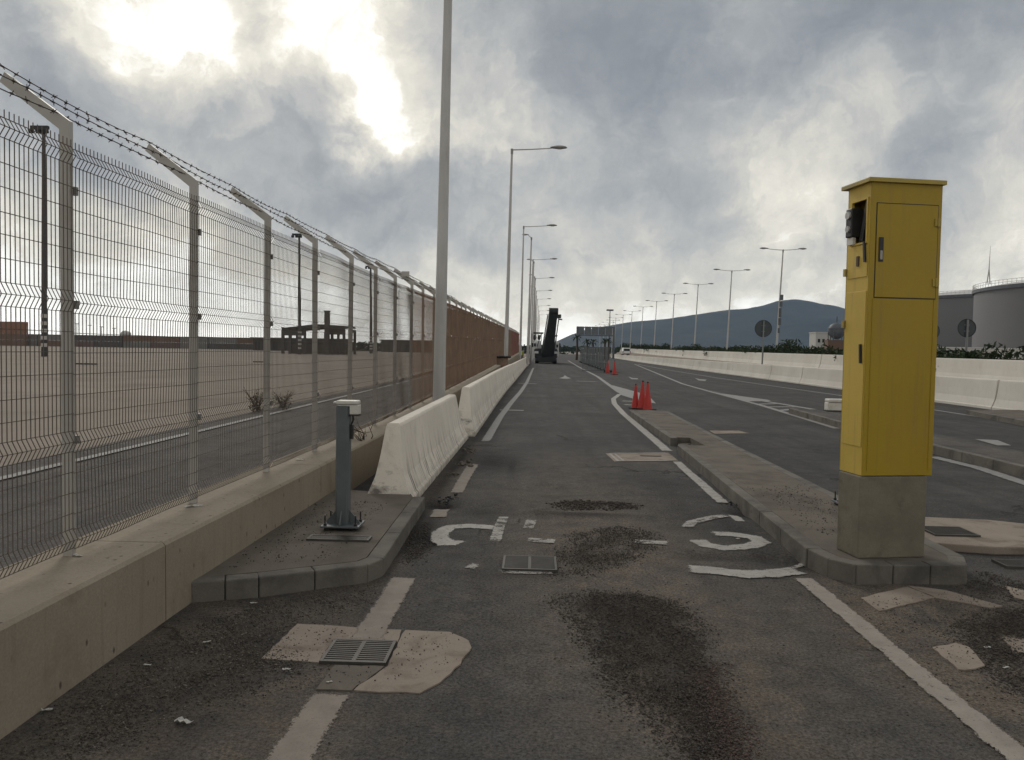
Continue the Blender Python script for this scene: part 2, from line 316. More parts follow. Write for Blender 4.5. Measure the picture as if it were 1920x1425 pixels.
ORD = ['nearest', 'second', 'third', 'fourth', 'fifth', 'sixth', 'seventh', 'eighth', 'ninth', 'tenth', 'eleventh', 'twelfth', 'thirteenth', 'fourteenth', 'fifteenth', 'sixteenth', 'seventeenth', 'eighteenth', 'nineteenth', 'twentieth']
def ordw(n):
    if n <= 20: return ORD[n - 1]
    tens = {2: 'twenty', 3: 'thirty', 4: 'forty'}[n // 10]; return {'twenty': 'twentieth', 'thirty': 'thirtieth', 'forty': 'fortieth'}[tens] if n % 10 == 0 else tens + '-' + ('first' if n % 10 == 1 else ORD[n % 10 - 1])
def inpoly(x, y, poly):
    c = False; j = len(poly) - 1
    for i in range(len(poly)):
        xi, yi = poly[i]; xj, yj = poly[j]
        if (yi > y) != (yj > y) and x < (xj - xi) * (y - yi) / (yj - yi) + xi: c = not c
        j = i
    return c
def edge_dist(x, y, poly):
    d = 1e9
    for i in range(len(poly)):
        ax, ay = poly[i - 1]; bx, by = poly[i]; t = max(0, min(1, ((x - ax) * (bx - ax) + (y - ay) * (by - ay)) / max(1e-9, (bx - ax) ** 2 + (by - ay) ** 2)))
        d = min(d, math.hypot(x - ax - t * (bx - ax), y - ay - t * (by - ay)))
    return d

# ------------------------------------------------------------------ ground, road
DIPS = [(-.62, 12.0, .35, .9, -.05), (-.30, 11.6, .10, .8, -.03), (-.95, 6.9, .16, .3, -.045), (-1.02, 8.55, .2, .22, -.06), (-.55, 8.3, .3, .25, -.02), (1.6, 6.6, .5, .14, -.03), (2.1, 6.5, .18, .2, -.03),
        (2.3, 8.5, .16, .22, -.035), (.6, 8.15, .8, .16, .022), (.1, 8.3, .15, .15, .03), (-.1, 10.0, 1.2, .3, .01), (.2, 4.9, .35, .5, -.012), (-.55, 5.2, .4, .5, .008), (1.2, 9.6, .5, .5, -.01)]
def hgt(x, y):
    if not (-2.3 < x < 4.1 and 2.0 < y < 15.8): return 0.0
    w = min(1, (x + 2.3) / .3, (4.1 - x) / .3, (y - 2.0) / .3, (15.8 - y) / .5)
    h = sum(a * math.exp(-((x - cx) / rx) ** 2 - ((y - cy) / ry) ** 2) for cx, cy, rx, ry, a in DIPS)
    h += .006 * mnoise.noise((x * 1.3, y * 1.1, 0)) + .0025 * mnoise.noise((x * 7, y * 7, 3))
    return h * w
def pxpoly(pts, z=0): return [G(x, y, z) for x, y in pts]
DUST = [(.75, 5.2, .9, 1.6, 1), (.6, 7.4, .9, 1.2, 1), (.9, 3.6, .6, 1.0, .8), (-1.75, 4.3, .75, 1.5, 1.3), (-1.5, 3.0, .7, .9, 1.1), (3.0, 5.0, .8, 1.0, 1.2), (2.5, 5.0, .45, 1.5, 1.2), (2.3, 4.0, .3, .8, .7), (.4, 9.3, 1.2, 1.0, .5), (-1.15, 10.5, .22, 4.5, .9), (.5, 11.5, .7, 1.8, .5), (1.9, 12.3, .5, 1.0, .4)]
DARK = [(.62, 5.1, .28, .4, .4), (.8, 4.4, .22, .5, .4), (.95, 3.6, .2, .6, .4), (.45, 6.6, .3, .25, .3), (-1.6, 4.6, .5, .7, .45), (-1.7, 3.6, .4, .6, .45), (-1.17, 11.5, .10, 4.0, .8), (-1.05, 7.2, .12, .8, .7), (-.2, 5.9, .7, .12, .3), (2.0, 7.4, .12, 1.2, .5), (-.62, 12.0, .32, .9, .75), (-.95, 6.9, .17, .28, .9), (-1.0, 8.55, .2, .25, .9), (-.55, 8.2, .25, .2, .7), (2.3, 8.45, .14, .2, .9), (2.28, 6.45, .12, .25, .9), (.55, 8.12, .55, .09, .8), (-.33, 11.5, .05, .9, .5), (1.7, 9.3, .25, 1.6, .35), (1.65, 6.6, .45, .12, .4)]  # dark patches and dips; under gravel, shade between the stones is painted in
def gsum(L, x, y): return min(1.0, sum(a * math.exp(-((x - cx) / rx) ** 2 - ((y - cy) / ry) ** 2) for cx, cy, rx, ry, a in L))
ground = MB().add([(-6000, -240, -.10), (6000, -240, -.10), (6000, 9000, -.10), (-6000, 9000, -.10)], [(0, 1, 2, 3)]).build('ground', M['lot']); tag(ground, kind='structure')
rd = MB(); xs = [-2.36 + i * .05 for i in range(int((4.2 + 2.36) / .05) + 1)]; ys = [1.6 + i * .05 for i in range(int((16 - 1.6) / .05) + 1)]
nx, ny = len(xs), len(ys)
rd.add([(x, y, hgt(x, y)) for y in ys for x in xs], [(j * nx + i, j * nx + i + 1, (j + 1) * nx + i + 1, (j + 1) * nx + i) for j in range(ny - 1) for i in range(nx - 1)], True)
XE = xs[-1]; YE = ys[-1]
rd.add([(-2.36, -8, 0), (XE, -8, 0), (XE, 1.6, 0), (-2.36, 1.6, 0)], [(0, 1, 2, 3)])
rd.add([(XE, -8, 0), (19, -8, 0), (19, YE, 0), (XE, YE, 0)], [(0, 1, 2, 3)])
def bend(y): return 0.0 if y < 60 else (y - 60) ** 2 * .00012    # the far road swings gently right
far = [(YE), 30, 45, 60] + list(range(75, 420, 15)); vs = []; fs = []
for i, y in enumerate(far):
    vs += [(-2.36 + bend(y) * .6, y, 0), (20.5 + bend(y), y, 0)]
    if i: fs.append((2 * i - 2, 2 * i - 1, 2 * i + 1, 2 * i))
rd.add(vs, fs)
road = rd.build('road', M['asphalt']); tag(road, kind='structure')
for nm, L in (('dust', DUST), ('dark', DARK)):
    at = road.data.attributes.new(nm, 'FLOAT', 'POINT'); arr = np.zeros(len(rd.v), np.float32)
    for i in range(nx * ny): arr[i] = gsum(L, rd.v[i][0], rd.v[i][1])
    at.data.foreach_set('value', arr)
srv = MB().prism([(-7.5, -8), (-2.9, -8), (-2.9, 200), (-7.5, 200)], -.2, -.01).build('service_road', M['asphalt_out']); tag(srv, kind='structure')

# ------------------------------------------------------------------ painted markings (children of the road)
LAY = [0]
def drape(poly, m, name='lane_marking', parent=None, lift=.005, fine=True):
    bm = bmesh.new(); vs = [bm.verts.new((x, y, 0)) for x, y in poly]; bm.faces.new(vs)
    if fine:
        x0, x1 = min(p[0] for p in poly), max(p[0] for p in poly); y0, y1 = min(p[1] for p in poly), max(p[1] for p in poly)
        for a, b, nrm in ((x0, x1, (1, 0, 0)), (y0, y1, (0, 1, 0))):
            q = math.ceil(a / .08) * .08
            while q < b:
                co = (q, 0, 0) if nrm[0] else (0, q, 0)
                bmesh.ops.bisect_plane(bm, geom=bm.verts[:] + bm.edges[:] + bm.faces[:], plane_co=co, plane_no=nrm); q += .08
    LAY[0] += 1; lift += .0007 * (LAY[0] % 8)
    for v in bm.verts: v.co.z = hgt(v.co.x, v.co.y) + lift
    bmesh.ops.recalc_face_normals(bm, faces=bm.faces)
    for f in bm.faces:
        if f.normal.z < 0: f.normal_flip()
    me = bpy.data.meshes.new(name); bm.to_mesh(me); bm.free(); me.materials.append(m)
    at = me.attributes.new('core', 'FLOAT', 'POINT'); at.data.foreach_set('value', [1.0] * len(me.vertices))
    o = bpy.data.objects.new(name, me); col.objects.link(o); o.parent = parent or road; return o
def ribbon(pts, w, jag=0.0):
    L = []; R = []
    for i, p in enumerate(pts):
        a = Vector(pts[max(i - 1, 0)]); b = Vector(pts[min(i + 1, len(pts) - 1)]); t = (b - a).normalized(); nrm = Vector((-t.y, t.x)); p = Vector(p)
        ww = w[i] if isinstance(w, (list, tuple)) else w
        j1, j2 = random.uniform(-jag, jag), random.uniform(-jag, jag); L.append(tuple(p + nrm * (ww / 2 + j1))); R.append(tuple(p - nrm * (ww / 2 + j2)))
    return L + R[::-1]
def dense(pts, step=.15):
    o = []
    for a, b in zip(pts[:-1], pts[1:]):
        a, b = Vector(a), Vector(b); n = max(1, int((b - a).length / step)); o += [tuple(a.lerp(b, i / n)) for i in range(n)]
    return o + [tuple(pts[-1])]
def mark(px, w, m, jag=.008, world_pts=False, step=.05, fine=True):
    pts = [Vector(p) for p in dense(px if world_pts else [G(*p) for p in px], step)]; LAY[0] += 1; lift = .005 + .0007 * (LAY[0] % 8); n = len(pts); b = MB(); core = []
    ts = (-1.3, -.72, -.3, .3, .72, 1.3)
    for i, p in enumerate(pts):
        t = (pts[min(i + 1, n - 1)] - pts[max(i - 1, 0)]).normalized(); nr = Vector((-t.y, t.x))
        for q in ts:
            c = p + nr * (q * w / 2); b.v.append((c.x, c.y, hgt(c.x, c.y) + lift)); core.append(0.0 if abs(q) > 1 or (fine and i in (0, n - 1)) else 1.0)
    for i in range(n - 1):
        for q in range(5): a_ = i * 6 + q; b.f.append((a_, a_ + 6, a_ + 7, a_ + 1)); b.sm.append(False)
    b.f = [f[::-1] for f in b.f]; o = b.build('lane_marking', M[m], road); at = o.data.attributes.new('core', 'FLOAT', 'POINT'); at.data.foreach_set('value', core)
    nz = o.data.polygons[0].normal.z
    if nz < 0: o.data.flip_normals()
    return o
mark([(-1.03, 1.9), (-1.0, 3.79)], .19, 'paint_tan', .007, True); mark([(-.985, 4.47), (-.97, 5.75)], .19, 'paint_tan', .007, True)
mark([(820, 972), (832, 946)], .17, 'paint_tan'); mark([(856, 925), (888, 868)], .16, 'paint_tan', .015)
mark([(908, 832), (938, 782), (957, 757), (976, 735), (986, 717)], [.15] * 40, 'paint_far', .01, step=1.2) if False else mark([(908, 832), (938, 782), (957, 757), (976, 735), (988, 717), (1000, 690)], .17, 'paint_far', .01, step=.6)
mark([(1990, 1488), (1503, 1083)], .155, 'paint_right', .008)
mark([(1357, 945), (1268, 866)], .15, 'paint', .008); mark([(1252, 846), (1168, 775), (1152, 757), (1150, 748), (1162, 739)], .2, 'paint', .008)
mark([(1166, 739), (1120, 706), (1085, 688), (1065, 676)], .22, 'paint_far', .0, step=2)
# the word on the road, painted for traffic coming the other way, mostly worn off
mark([(925, 990), (880, 986), (845, 988), (826, 997), (822, 1006), (836, 1015), (868, 1022)], [.16] * 80, 'paint', .01, step=.08) if False else mark([(940, 992), (880, 987), (845, 989), (826, 998), (824, 1007), (838, 1016), (880, 1022)], .19, 'paint', .012, step=.1)
mark([(946, 966), (936, 990), (927, 1021)], .13, 'paint_worn', .015, step=.1)
mark([(998, 974), (989, 994)], .13, 'paint_worn', .015); mark([(980, 1013), (1050, 1017)], .18, 'paint_worn', .015); mark([(1180, 1016), (1262, 1020)], .17, 'paint_worn', .012)
mark([(1372, 966), (1330, 973), (1298, 981), (1288, 989), (1312, 997)], .15, 'paint_worn', .015, step=.1); mark([(1372, 964), (1390, 980)], .12, 'paint', .01)
mark([(1318, 1001), (1375, 1003), (1415, 1009), (1428, 1017), (1408, 1025), (1360, 1028), (1322, 1022), (1298, 1008)], .19, 'paint', .01, step=.1)
mark([(868, 1060), (908, 1066)], .17, 'paint_worn', .02); mark([(925, 1073), (1045, 1073)], .12, 'paint_worn', .015)
mark([(1272, 1067), (1330, 1070), (1400, 1078), (1450, 1076), (1508, 1068)], .23, 'paint', .015, step=.1); mark([(1462, 1070), (1512, 1055), (1526, 1046)], .09, 'paint_worn', .015)
# transverse bars, arrows, gore and edge lines further on
mark([(935, 769), (984, 770)], .28, 'paint_far'); mark([(970, 718.5), (1006, 720)], .35, 'paint_far'); mark([(1080, 714.5), (1119, 716)], .35, 'paint_far')
def poly_mark(px, m): return drape([G(*p) for p in px], M[m], fine=False)
poly_mark([(1048, 709), (1056, 707), (1059, 703.5), (1064, 707), (1071, 709.5), (1064, 710.2), (1055, 710)], 'paint_far')
poly_mark([(1178, 706), (1186, 709), (1196, 709.5), (1196, 711.5), (1184, 711)], 'paint_far'); poly_mark([(1303, 709), (1312, 711), (1325, 712), (1322, 714.5), (1310, 713.5)], 'paint_far')
mark([(1190, 683), (1280, 720), (1330, 734), (1430, 761), (1570, 804)], .2, 'paint_far', .0, step=2, fine=False)
mark([(1748, 857), (1835, 878), (1920, 906), (2000, 930)], .22, 'paint_far', .0, step=2, fine=False)
poly_mark([(1330, 732), (1352, 738), (1440, 750), (1446, 752.5), (1398, 753)], 'paint_far')
mark([(1398, 747), (1460, 757), (1525, 768)], .25, 'paint_far', .0, step=2, fine=False)
for a, b in (((1419, 758), (1458, 757)), ((1440, 763), (1490, 763)), ((1460, 770), (1492, 767))): mark([a, b], .28, 'paint_far', .0, fine=False)
mark([(13.0, 17), (13.2, 25), (13.35, 34), (13.1, 44), (13.0, 57), (13.4, 80), (14.6, 110)], .16, 'paint_far', .0, True, 4, False)
poly_mark([(1140, 722), (1150, 723), (1215, 741), (1230, 757), (1200, 752), (1165, 741)], 'paint_far')
for q in ((1165, 752, 1190, 753), (1168, 759, 1190, 760)): mark([(q[0], q[1]), (q[2], q[3])], .3, 'paint', .0)
poly_mark([(1828, 824), (1870, 826), (1896, 836), (1870, 836)], 'paint_far')
# frame of an inspection cover cut across the right hand line, and the plate further on
fr = [(1135, 850), (1252, 849), (1272, 864), (1152, 866)]
drape([G(*p) for p in fr], M['slab'], 'cover_surround', lift=.003)
mark([(1143, 851), (1160, 866)], .05, 'paint', .0); mark([(1152, 851), (1170, 865)], .04, 'paint', .0); mark([(1140, 850.5), (1252, 849.5)], .05, 'paint', .0); mark([(1152, 865.5), (1270, 863.5)], .06, 'paint', .0)
mark([(1200, 855), (1240, 856)], .06, 'asphalt', .0)
drape([G(*p) for p in [(1330, 808), (1385, 808), (1405, 813), (1340, 814)]], M['slab'], 'cover_surround', lift=.004, fine=False)
mark([(-6.78, -2), (-6.76, 60)], .17, 'paint_far', .0, True, 8, False).parent = srv
# concrete apron round the drain on the left and patches on the right
def slab_piece(name, poly, m, parent, z0=-.03, z1=.007, bev=.0015):
    q = dense(poly + [poly[0]], .06)[:-1]; poly = [(x + random.gauss(0, .0035), y + random.gauss(0, .0035)) for x, y in q] if bev < .01 else poly
    o = MB().prism(poly, z0, z1).build(name, m, parent, bevel=bev); return o
ap = empty('drain_apron'); tag(ap, kind='structure')
slab_piece('concrete_patch', [(-1.50, 4.17), (-1.17, 4.14), (-1.17, 4.47), (-.79, 4.47), (-.80, 4.66), (-1.47, 4.72)], M['slab'], ap)
slab_piece('concrete_patch', [(-.785, 4.12), (-.90, 3.81), (-.56, 3.80), (-.47, 3.93), (-.39, 4.18), (-.35, 4.42), (-.37, 4.52), (-.50, 4.65), (-.785, 4.66)], M['slab'], ap)
slab_piece('concrete_patch', [(-1.09, 3.81), (-.905, 3.81), (-.795, 4.12), (-1.075, 4.12)], M['platform'], ap)
pr = empty('road_patches'); tag(pr, kind='structure')
for pts in ([(1613, 1122), (1700, 1101), (1752, 1122), (1650, 1147)], [(1703, 1100), (1775, 1108), (1880, 1138), (1856, 1141), (1756, 1122)], [(1748, 1216), (1790, 1207), (1818, 1214), (1846, 1250), (1808, 1259), (1796, 1256)], [(1885, 1100), (1930, 1110), (1930, 1128), (1900, 1122)], [(1880, 1196), (1930, 1200), (1930, 1225), (1900, 1226)]):
    slab_piece('concrete_patch', pxpoly(pts), M['slab'], pr)

# ------------------------------------------------------------------ drain grates
def grate(name, cx, cy, w, d, z, label, bars=11, split=True, rz=0.0):
    t = empty(name, (cx, cy, z), rz, label, 'drain grate')
    MB().bx(-w / 2 + .004, w / 2 - .004, -d / 2 + .004, d / 2 - .004, -.03, .003).build('pit', M['void'], t)
    f = MB(); b = .018
    f.bx(-w / 2, w / 2, -d / 2, -d / 2 + b, -.03, .015).bx(-w / 2, w / 2, d / 2 - b, d / 2, -.03, .015).bx(-w / 2, -w / 2 + b, -d / 2 + b, d / 2 - b, -.03, .0145).bx(w / 2 - b, w / 2, -d / 2 + b, d / 2 - b, -.03, .0145)
    if split: f.bx(-.012, .012, -d / 2 + b, d / 2 - b, .0035, .0135)
    f.build('frame', M['grate'], t)
    bm_ = MB().bx(-w / 2 + b, w / 2 - b, -.0065, .0065, .0035, .012).mesh('bar', M['grate'])
    for i in range(bars): inst(bm_, 'bar', t, (0, -d / 2 + d * (i + 1) / (bars + 1), 0))
    return t
grate('drain_grate', -.98, 4.295, .37, .33, .004, 'square iron drain grate in the pale concrete apron, near left')
grate('drain_grate', -.02, 6.2, .44, .40, .006, 'iron road grate crossed by the worn stop line', 12)
grate('drain_grate', -1.62, 6.33, .52, .15, .140, 'narrow iron grate on the raised platform before the steel post', 6, False)
for (px, py) in ((58, 1062),):
    grate('drain_grate', -3.35, 4.55, .75, .5, -.008, 'dark drain grate behind the mesh fence at bottom left', 9, False)

# ------------------------------------------------------------------ platform and islands with kerb stones
def kerb_run(parent, pts, h, wid, length, z=0.0, gap=.005, m='kerb', jitter=.004):
    """kerb stones along a line; the face is on the left-hand side of travel reversed (outside), stones lie inwards"""
    for a, b in zip(pts[:-1], pts[1:]):
        a, b = Vector(a), Vector(b); L = (b - a).length; n = max(1, round(L / length)); t = (b - a) / L; nr = Vector((-t.y, t.x))
        for i in range(n):
            p = a + t * (L * i / n + gap / 2); q = a + t * (L * (i + 1) / n - gap / 2); j = random.uniform(-jitter, jitter)
            poly = [tuple(p + nr * j), tuple(q + nr * j), tuple(q + nr * wid), tuple(p + nr * wid)]
            MB().prism(poly, z - .1, z + h + random.uniform(-jitter, jitter) * .6).build('kerb_stone', M[m], parent, bevel=.011)
plat = empty('platform'); tag(plat, kind='structure')
kerb_run(plat, [(-2.31, 5.06), (-1.90, 5.22)], .14, .13, .22); kerb_run(plat, [(-1.90, 5.225), (-1.22, 5.60)], .14, .13, .36); kerb_run(plat, [(-1.22, 5.60), (-1.14, 5.78)], .14, .13, .3)
kerb_run(plat, [(-1.14, 5.785), (-1.18, 8.26)], .14, .13, .83)
MB().prism([(-2.325, 5.19), (-1.93, 5.36), (-1.33, 5.69), (-1.275, 5.80), (-1.31, 8.24), (-1.36, 8.40), (-2.325, 8.60)], -.05, .138).build('platform_slab', M['platform'], plat)
isl = empty('traffic_island'); tag(isl, kind='structure')
W_ = .13
left = [(2.27, 6.36), (2.34, 8.6), (2.49, 13.35)]
kerb_run(isl, [(2.60, 21.2), (2.585, 19), (2.56, 14.45)], .15, W_, 1.0); kerb_run(isl, [(2.49, 13.35), (2.34, 8.6), (2.27, 6.36)], .15, W_, .78)
kerb_run(isl, [(2.27, 6.355), (2.33, 6.06), (2.48, 5.90)], .15, W_, .25); kerb_run(isl, [(2.485, 5.90), (3.36, 5.96)], .15, W_, .32); kerb_run(isl, [(3.365, 5.965), (3.48, 6.22)], .15, W_, .28)
kerb_run(isl, [(3.48, 6.23), (3.53, 13.4), (3.6, 18), (3.65, 21.0)], .15, W_, .95)
kerb_run(isl, [(3.65, 21.0), (3.2, 21.4), (2.61, 21.2)], .15, W_, .5)
MB().prism([(2.40, 6.40), (2.45, 6.12), (2.54, 6.03), (3.29, 6.09), (3.35, 6.24), (3.40, 13.4), (2.62, 13.36), (2.47, 8.6)], -.05, .147).build('island_slab', M['platform'], isl)
MB().prism([(2.98, 13.4), (3.40, 13.4), (3.47, 18), (3.52, 20.93), (3.18, 21.26), (2.735, 21.08), (2.715, 19), (2.69, 14.6), (2.95, 14.6)], -.05, .145).build('island_slab', M['platform'], isl)
MB().prism([(2.50, 13.42), (2.97, 13.41), (2.93, 14.5), (2.70, 14.42)], -.05, .05).build('broken_bed', M['kerb'], isl)
isl2 = empty('traffic_island'); tag(isl2, kind='structure')
kerb_run(isl2, [(7.55, 23), (7.3, 18.4), (7.22, 14), (7.2, 6)], .16, .14, .9); kerb_run(isl2, [(7.9, 23.3), (7.55, 23.02)], .16, .14, .6)
MB().prism([(7.68, 23.0), (7.44, 18.4), (7.36, 14), (7.34, 6), (8.4, 6), (8.4, 22), (7.9, 23.2)], -.05, .155).build('island_slab', M['asphalt_out'], isl2)
isl3 = empty('traffic_island'); tag(isl3, kind='structure')
kerb_run(isl3, [(13.25, 24), (12.65, 20.1), (12.3, 16)], .15, .15, .8)
MB().prism([(13.4, 24.0), (12.8, 20.1), (12.45, 16), (15.2, 16), (15.2, 24.5)], -.05, .145).build('island_slab', M['platform'], isl3)
# raised concrete slab with a hatch beside the yellow cabinet
rs = empty('raised_slab'); tag(rs, kind='structure')
slab_piece('slab_plate', [(3.56, 7.0), (4.1, 6.88), (6.2, 7.0), (6.2, 7.25), (4.72, 8.05), (4.05, 8.12), (3.56, 8.5)], M['slab'], rs, .0, .075, .012)
grate('drain_grate', 3.98, 7.42, .42, .36, .077, 'iron hatch in the raised slab right of the yellow cabinet', 9, False)
grate('drain_grate', 4.7, 6.55, 1.5, .22, .008, 'long channel grate along the raised slab at right edge', 7, False)

# ------------------------------------------------------------------ retaining wall and mesh fence on it
def rise(y): return max(0.0, (y - 12) * .011)
def fx(y):
    pts = [(-5, -2.76), (4.4, -2.72), (15, -2.52), (22, -2.44), (40, -2.36), (100, -2.22), (140, -2.2)]
    for (a, xa), (b, xb) in zip(pts[:-1], pts[1:]):
        if y <= b: return xa + (xb - xa) * (y - a) / (b - a)
    return pts[-1][1]
wall = empty('retaining_wall', (-2.6, 1, 0), 0, 'low tan concrete wall carrying the mesh fence on the left', 'wall')
cuts = [-1.8, 1.45, 4.72, 8.0, 11.3, 14.6, 18, 22, 27, 33, 40, 48, 58, 70, 85, 102, 120]
for a, b in zip(cuts[:-1], cuts[1:]):
    a2, b2 = a + .005, b - .005
    def sec(y):
        x0 = fx(y) - .22; x1 = fx(y) + .40 if y < 12 else fx(y) + .30; h = .5 + rise(y)
        return [(x0, y, -.2), (x1 + .004, y, -.2), (x1, y, h - .02), (x1 - .02, y, h), (x0 + .02, y, h), (x0, y, h - .02)]
    o = MB().loft([sec(a2 + (b2 - a2) * i / 4) for i in range(5)]).build('wall_segment', M['concrete_wall'], wall)
    o.location = (2.6, -1, 0)

fence = empty('security_fence', (-2.7, 4.36, .5), 0, 'tall welded mesh fence with cranked posts and barbed wire along the left', 'fence')
POSTS = [4.36 + 1.565 * i for i in range(-2, 61)]
SP = 1.565; DLT = .03
prof = [(2.90, 0), (2.86, 0), (2.81, DLT), (2.76, 0), (2.04, 0), (1.98, DLT), (1.92, 0), (1.23, 0), (1.17, DLT), (1.11, 0), (.66, 0), (.60, DLT), (.545, 0)]
hz = [(2.86, 0), (2.81, DLT), (2.76, 0), (2.635, 0), (2.515, 0), (2.39, 0), (2.28, 0), (2.16, 0), (2.04, 0), (1.98, DLT), (1.92, 0), (1.805, 0), (1.69, 0), (1.565, 0), (1.445, 0), (1.33, 0), (1.23, 0), (1.17, DLT), (1.11, 0), (.99, 0), (.87, 0), (.75, 0), (.66, 0), (.60, DLT), (.545, 0)]
def panel_mesh(name, m, r=.0027, nw=43, warp=0.0):
    b = MB()
    for i in range(nw):
        y = SP * (i + .5) / nw; b.tube([(x + warp * math.sin(z * 2.1 + y * 3) * math.sin(math.pi * y / SP), y + warp * .4 * math.sin(z * 3 + i * .2), z) for z, x in prof], r, 4, False, False)
    for z, x in hz: b.tube([(x - .004 + warp * math.sin(z * 2.1 + y * 3) * math.sin(math.pi * y / SP), y, z) for y in (0.0, SP * .25, SP * .5, SP * .75, SP)], r, 4, False, False)
    return b.mesh(name, m)
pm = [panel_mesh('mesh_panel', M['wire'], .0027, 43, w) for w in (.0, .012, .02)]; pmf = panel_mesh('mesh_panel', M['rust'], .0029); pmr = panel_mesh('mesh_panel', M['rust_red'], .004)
postb = MB().bx(-.038, .038, -.0, .07, 0, 2.50)
arm_secs = [[(.0275, -.001, 2.40), (.0275, .043, 2.40), (-.0275, .043, 2.40), (-.0275, -.001, 2.40)], [(.0275, -.001, 2.525), (.0275, .043, 2.525), (-.0275, .043, 2.475), (-.0275, -.001, 2.475)], [(-.345, -.001, 2.80), (-.345, .043, 2.80), (-.375, .043, 2.745), (-.375, -.001, 2.745)]]
post_me = MB().bx(-.027, .027, 0, .042, -.02, 2.45).mesh('post', M['galv'])
arm_me = MB().loft(arm_secs).mesh('cranked_arm', M['galv'])
clip_me = MB().bx(.02, .046, .035, .06, -.024, .024).mesh('clip', M['lamp_head'])
for i, y in enumerate(POSTS):
    x, h = fx(y), rise(y); ln = rad(.35 * math.sin(i * 2.3))
    po = inst(post_me, 'post', fence, (x + 2.7, y - 4.36, h), (random.uniform(-.006, .006), ln, 0))
    inst(arm_me, 'cranked_arm', po)
    if y < 22:
        for zz in (2.13, 1.47, .68): inst(clip_me, 'clip', po, (0, 0, zz))
    if i < len(POSTS) - 1:
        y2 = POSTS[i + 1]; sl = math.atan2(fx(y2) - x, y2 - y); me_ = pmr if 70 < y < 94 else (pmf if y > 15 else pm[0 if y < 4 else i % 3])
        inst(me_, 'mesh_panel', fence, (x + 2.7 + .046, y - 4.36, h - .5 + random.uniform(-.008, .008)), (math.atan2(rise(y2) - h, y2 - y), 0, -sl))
for k, (dx, dz) in enumerate(((-.345, 2.815), (-.20, 2.695), (-.05, 2.565))):       # three strands of barbed wire
    b = MB(); pts = []
    for i in range(len(POSTS) - 1):
        y, y2 = POSTS[i], POSTS[i + 1]
        for q in range(4):
            t = q / 4; yy = y + (y2 - y) * t; sag = (.010 + .02 * ((i * 7 + k * 3) % 5) / 5) * (1 - (2 * t - 1) ** 2)
            pts.append((fx(yy) + 2.7 + dx, yy - 4.36, rise(yy) + dz - sag + .004 * math.sin(yy * 31)))
    b.tube(pts, .0033, 4, False)
    yy = POSTS[0]
    while yy < 26:
        j = (yy - POSTS[0]) / SP; i = int(j); t = j - i; sag = (.010 + .02 * ((i * 7 + k * 3) % 5) / 5) * (1 - (2 * t - 1) ** 2)
        c = Vector((fx(yy) + 2.7 + dx, yy - 4.36, rise(yy) + dz - sag))
        for a in range(2):
            v = Vector((random.uniform(-1, 1), random.uniform(-.6, .6), random.uniform(-1, 1))).normalized() * .02; b.tube([c - v, c + v], .0026, 3, False)
        b.tube([c - Vector((0, .012, 0)), c + Vector((0, .012, 0))], .006, 4, False)
        yy += .115
    b.build('barbed_wire', M['galv_dark'], fence)

# ------------------------------------------------------------------ concrete safety barriers
def nj_profile(w, h, top):     # half profile mirrored: (x, z)
    r = [(w / 2, 0), (w / 2, .09), (w / 2 - .03, .12), (w * .30, h * .36), (top / 2 + .045, h * .62), (top / 2 + .005, h * .96), (top / 2 - .012, h)]
    return r + [(-x, z) for x, z in r[::-1]]
def barrier(y0, y1, xf, label, w=.48, h=.9, top=.15, near=.35, farr=.5, m='barrier', zf=lambda y: 0.0, group=None, n=None, name='concrete_barrier'):
    t = MB(); P2 = nj_profile(w, h, top); n = n or max(2, int((y1 - y0) / 6) + 1); secs = []
    for i in range(n + 1):
        y = y0 + (y1 - y0) * i / n; s_ = []
        for x, z in P2:
            q = z / h; yy = y + (near * q if i == 0 else 0) - (farr * q if i == n else 0); s_.append((xf(yy) + x, yy, z + zf(yy)))
        secs.append(s_)
    t.loft(secs); o = t.build(name, M[m], bevel=.012 if y0 < 60 else 0)
    return tag(o, label, 'barrier', group)
def bxf(y):
    for (a, xa), (b, xb) in zip([(8, -1.60), (15, -1.56), (45, -1.36), (80, -1.2), (140, -.75)][:-1], [(15, -1.56), (45, -1.36), (80, -1.2), (140, -.75)]):
        if y <= b: return xa + (xb - xa) * (y - a) / (b - a)
    return -.75
barrier(8.32, 14.9, bxf, 'short white concrete barrier standing beside the left platform', w=.54, near=.28, farr=.6)
barrier(15.3, 42.6, lambda y: bxf(y) + .13 * max(0, 1 - (y - 15.3) / 14), 'long white concrete barrier behind the first lamp post', near=.4, farr=.2, h=.97)
barrier(42.9, 101, bxf, 'far white concrete barrier leading up to the milling machine', near=.2, farr=.2, h=.95)
def rbx(y): return 15.75 + max(0, y - 26) * .019 + bend(y) * .9
def rb_label(i, n): return 'white concrete barrier along the right road edge, %s section from the camera' % ORD[i]
ry = [8, 17.2, 26.4, 36, 46.5, 53, 66, 82, 102, 130, 170, 230]
for i, (a, b) in enumerate(zip(ry[:-1], ry[1:])): barrier(a + .03, b - .03, rbx, rb_label(i, 11), .62, 1.02, .2, .03, .03, 'barrier_far', group='white barriers right of the road', n=3 if b < 100 else 5)
def rb2x(y): return rbx(y) + 3.0
def rb2z(y): return .5 + min(1.1, y * .0055)
r2 = [10, 24, 38, 52, 66, 84, 105, 135, 180, 240]
for i, (a, b) in enumerate(zip(r2[:-1], r2[1:])): barrier(a + .05, b - .05, rb2x, 'upper white barrier on the raised verge, %s section from the camera' % ORD[i], .62, 1.02, .2, .05, .05, 'barrier_far', zf=rb2z, group='upper white barriers right of the road', n=3)
